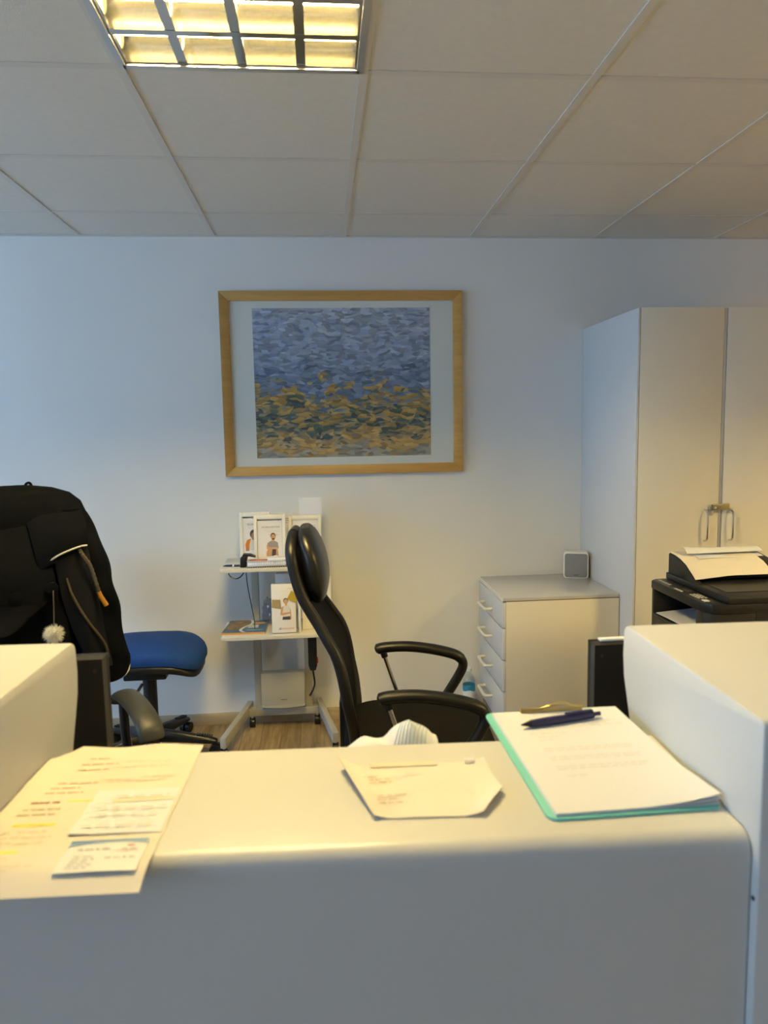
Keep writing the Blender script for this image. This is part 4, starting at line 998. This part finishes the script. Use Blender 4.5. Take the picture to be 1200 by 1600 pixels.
# clipboard
cbx = local(thing('clipboard', 'turquoise clipboard at the right end of the low counter', 'clipboard', (.350, .927, CT), .012))
def rr2(x0, x1, y0, y1, r, n=5): return rrect(x0, x1, y0, y1, r, n)
MB().prism(rr2(-.104, .1075, -.160, .157, .014), 'z', .0004, .0034).build('board', 'turq', cbx, off=False, bevel=.0006)
MB().box(-.05, .05, .139, .152, .0075, .010).build('clip_plate', 'gold', cbx, off=False, bevel=.0008)
MB().tube(bez([(-.05, .141, .012), (-.02, .139, .013), (.0, .139, .018), (.018, .141, .020), (.035, .142, .014), (.05, .142, .012)], 5), .0022, 8).build('clip_wire', 'gold', cbx, off=False)
ppr = local(thing('paper_stack', 'stack of white printed sheets on the turquoise clipboard', 'paper', (.350, .927, CT+.0034), .012))
def sheetfn(z, k): return lambda u, v: (-.094+.1995*u+k*.0005, -.1545+.302*v, z+.010*max(0, u-.45)**2*max(0, .35-v)*9*(.3+k)*.5)
for k in range(3):
    MB().grid(sheetfn(.0012+.0011*k, k), 10, 12, .0009).build('sheet', ['paper', 'paperback', 'paper'][k], ppr, off=False)
wm = MB(); rn = random.Random(31)
for (xa, xb, yy) in [(-.055, .085, .098), (-.055, .07, .091), (-.05, .09, .082), (-.06, -.005, .062), (-.05, -.02, .05), (-.05, -.03, .04), (-.055, .072, .012), (-.055, .075, .005), (-.055, .072, -.015), (-.055, .07, -.022), (-.055, .07, -.042), (-.055, .065, -.049), (-.05, -.02, -.068)]:
    words(wm, xa, xb, yy, .0037, .0028, rn)
wm.build('printed_text', 'inkpale', ppr, off=False)['kind'] = 'stuff'
pen = thing('ballpoint_pen', 'navy ballpoint pen lying across the clipboard papers', 'pen', (.352, 1.022, CT+.0125))
pa, pb = Vector((.283, 1.008, CT+.0132)), Vector((.414, 1.036, CT+.0132)); dr = (pb-pa).normalized()
MB().tube([pa+dr*.016, pa+dr*.04, pa+dr*.09, pb-dr*.012], [.0055, .0062, .0060, .0056], 12).build('barrel', 'navy', pen)
MB().tube([pa, pa+dr*.004, pa+dr*.017], [.0008, .002, .0055], 10).build('tip', 'black', pen)
MB().tube([pb-dr*.012, pb], .0032, 10).build('push_button', 'navy', pen)
up_ = Vector((0, 0, .0072)); MB().bar(pb-dr*.06+up_, pb-dr*.014+up_, .006, .0025).build('pocket_clip', 'navy', pen, bevel=.0006)

# cream sheet with lifted corners in the middle
def envfn(u, v):   # u left to right, v front to back
    xa = .049-.039*v; xb = .177+.035*min(1, v/.36)-.006*max(0, v-.36)
    x = xa+(xb-xa)*u; y = .795+.137*v-.008*u*(1-v)-.006*u*v
    z = CT+.0009
    z += .016*max(0, 1-u/.16)**1.4*(.35+.65*v) + .010*max(0, (u-.80)/.2)**1.6*max(0, 1-1.6*abs(v-.2)) + .006*max(0, (u-.85)/.15)**2*max(0, v-.7)/.3 + .0012*math.sin(PI*u)*(1-v)
    return (x, y, z)
en = thing('cream_envelope', 'cream envelope with lifted edges in the middle of the low counter', 'envelope', (.11, .86, CT))
MB().grid(envfn, 28, 16, .0007).build('sheet', 'creampaper', en)
MB().grid(lambda u, v: envfn(.22+.45*u, .94+.08*v)[:2]+(CT+.0024,), 8, 3, .0005).build('flap', 'manila', en)
MB().grid(lambda u, v: envfn(.86+.07*u, .955+.045*v)[:2]+(CT+.006,), 3, 3, .0005).build('staple_tab', 'paperback', en)
wm = MB(); rn = random.Random(41)
for (xa, xb, yy) in [(.035, .060, .895), (.035, .080, .887), (.037, .078, .879), (.052, .094, .845), (.054, .082, .836), (.058, .088, .827)]: words(wm, xa, xb, yy, CT+.0042, .003, rn)
wm.v = [(x, y, CT+.0028) for x, y, z in wm.v]; wm.build('address_print', 'inkbrown', en)['kind'] = 'stuff'
wm = MB(); words(wm, .098, .116, .897, CT+.004, .005, rn, jit=.002); wm.build('handwritten_mark', 'inkpale', en)['kind'] = 'stuff'

# cream sheet at the left end, overhanging the front edge, with a note and a card on it
lp = local(thing('cream_letter', 'large cream printed letter overhanging the left end of the low counter', 'paper', (-.2925, .87, CT), -.04))
def lfn(u, v):    # v front to back
    x = -.104+.208*u; y = -.165+.325*v
    z = .0011+.0006*math.sin(7*v+2*u)**2
    ov = max(0, .028-(y+.165)); z -= ov*.35
    z += .004*max(0, (v-.93)/.07)*(1+math.sin(11*u))*.5
    if v > .9 and u < .18: x += (.18-u)*.12*(v-.9)/.1*1.6
    return (x, y, z)
MB().grid(lfn, 24, 30, .0006).build('sheet', 'creampaper', lp, off=False)
rn = random.Random(51); zt = .0021
wm = MB()
for (xa, xb, yy) in [(-.045, -.018, .125), (-.05, .0, .108), (-.05, -.008, .092), (-.062, -.01, .055), (-.066, -.028, .042), (-.068, -.02, .030), (-.078, -.03, -.010), (-.08, -.035, -.022)]: words(wm, xa, xb, yy, zt, .0036, rn)
wm.build('printed_lines', 'inkbrown', lp, off=False)['kind'] = 'stuff'
wm = MB()
for (xa, xb, yy) in [(.01, .07, .112), (.0, .07, .098), (-.005, .03, .062), (.04, .085, .066), (.0, .075, .056), (-.09, -.07, -.06), (-.062, -.03, -.06), (-.095, -.02, -.071), (-.1, -.02, -.083), (-.098, -.05, -.112), (-.08, -.045, -.125), (-.096, -.04, -.134), (-.045, -.018, -.127)]: words(wm, xa, xb, yy, zt, .003, rn, jit=.0012)
wm.build('handwriting', 'inkpalebrown', lp, off=False)['kind'] = 'stuff'
wm = MB(); words(wm, -.075, -.04, .006, zt, .005, rn, (.02, .03)); wm.build('bold_heading', 'inkdarkred', lp, off=False)['kind'] = 'stuff'
for (xa, xb, yy, hh) in [(-.032, .005, .008, .0035), (-.075, -.026, -.045, .0055), (-.095, -.045, -.100, .0055)]:
    MB().add([(xa, yy-hh/2, zt-.0003), (xb, yy-hh/2+.001, zt-.0003), (xb, yy+hh/2+.001, zt-.0003), (xa, yy+hh/2, zt-.0003)], [(0,1,2,3)]).build('marker_stroke', 'hilite', lp, off=False)

nt_ = local(thing('handwritten_note', 'small white handwritten note lying on the cream letter', 'note', (-.2455, .847, CT+.0018), -.035))
MB().grid(lambda u, v: (-.050+.103*u, -.050+.103*v, .0006+.007*max(0, .25-u-.8*v)+.0006*math.sin(PI*u)*(1-v)), 14, 12, .0003).build('sheet', 'paper', nt_, off=False)
wm = MB(); rn = random.Random(61)
for (xa, xb, yy) in [(-.02, .045, .032), (-.035, .047, .004), (-.03, .04, -.012), (-.04, .04, -.036)]: words(wm, xa, xb, yy, .0030, .0045, rn, (.01, .02), .006, .001)
wm.build('handwriting', 'inkpale', nt_, off=False)['kind'] = 'stuff'
q = MB(); q.add([(-.022, .0205, .0029), (.05, .0235, .0029), (.05, .0255, .0029), (-.022, .0225, .0029)], [(0,1,2,3)]); q.build('marker_stroke', 'hilite', nt_, off=False)
bc = local(thing('business_card', 'white and blue business card lying on the cream letter near the counter edge', 'card', (-.2455, .752, CT+.0018), -.03))
MB().grid(lambda u, v: (-.0425+.085*u, -.0275+.058*v, .0008+.0008*math.sin(PI*u)), 8, 6, .0006).build('sheet', 'card', bc, off=False)
cz = .0019
q = MB(); n_ = 14
q.add([(-.0422+.084*k/n_, .0304, cz) for k in range(n_+1)]+[(-.0422+.084*k/n_, .0304-.006+.0052*(k/n_)**1.2, cz) for k in range(n_, -1, -1)], [list(range(2*n_+2))]); q.build('blue_wave', 'inkblue', bc, off=False)
q = MB(); q.add([(-.0422+.084*k/n_, .0245+.0052*(k/n_)**1.2, cz) for k in range(n_+1)]+[(-.0422+.084*k/n_, .0205+.005*math.sin(PI*k/n_*.9)+.001*k/n_, cz) for k in range(n_, -1, -1)], [list(range(2*n_+2))]); q.build('pale_wave', 'inkskyblue', bc, off=False)
wm = MB(); rn = random.Random(71)
for (xa, xb, yy, h_2) in [(-.030, .010, .012, .0032), (-.030, -.005, -.001, .0018), (-.030, -.006, -.006, .0018), (-.031, -.008, -.011, .0018), (-.031, -.004, -.016, .0018), (-.032, -.010, -.021, .0018), (.004, .036, -.005, .002), (.018, .034, .011, .002)]: words(wm, xa, xb, yy, cz+.0004, h_2, rn, (.004, .01))
wm.build('printed_text', 'ink', bc, off=False)['kind'] = 'stuff'
q = MB(); q.add([(.012, .0075, cz+.0004), (.036, .0075, cz+.0004), (.036, .0082, cz+.0004), (.012, .0082, cz+.0004)], [(0,1,2,3)]); words(q, .022, .030, .018, cz+.0004, .004, rn); q.build('red_mark', 'inkred', bc, off=False)['kind'] = 'stuff'

# crumpled papers on the inner shelf, just showing above the counter's back edge
def crf(u, v):
    x = .026+.142*u; y = 1.040+.060*v-.006*u
    top = .024*min(1, .4+u*3)+.029*max(0, 1-abs(u-.70)/.26)**.8
    z = .979+top*math.sin(PI/2*min(1, v/.7))+.0025*math.sin(17*u+5*v)*v
    return (x, y, z)
cr_ = thing('crumpled_papers', 'crumpled lined papers poking up behind the low counter edge', 'paper', (.1, 1.07, .9455))
MB().grid(crf, 24, 8, .001).build('top_sheet', 'paper', cr_)
MB().grid(lambda u, v: (.015+.165*u, 1.02+.085*v, .9715+.004*math.sin(9*u)), 12, 6, .026).build('sheaf', 'paperback', cr_)
q = MB()
for k in range(9):
    a0_, b0_ = crf(.45+.045*k, .02), crf(.62+.035*k, .95)
    A_, B_ = Vector(a0_)+Vector((0, -.0004, .001)), Vector(b0_)+Vector((0, -.0004, .001))
    pts_ = [Vector(crf(.45+.045*k+(.17-.01*k)*t_/8, .02+.93*t_/8))+Vector((0, -.0006, .0012)) for t_ in range(9)]
    for i in range(8): q.add([pts_[i], pts_[i+1], pts_[i+1]+Vector((.0012, 0, 0)), pts_[i]+Vector((.0012, 0, 0))], [(0,1,2,3)])
q.build('ruled_lines', 'inkskyblue', cr_)['kind'] = 'stuff'
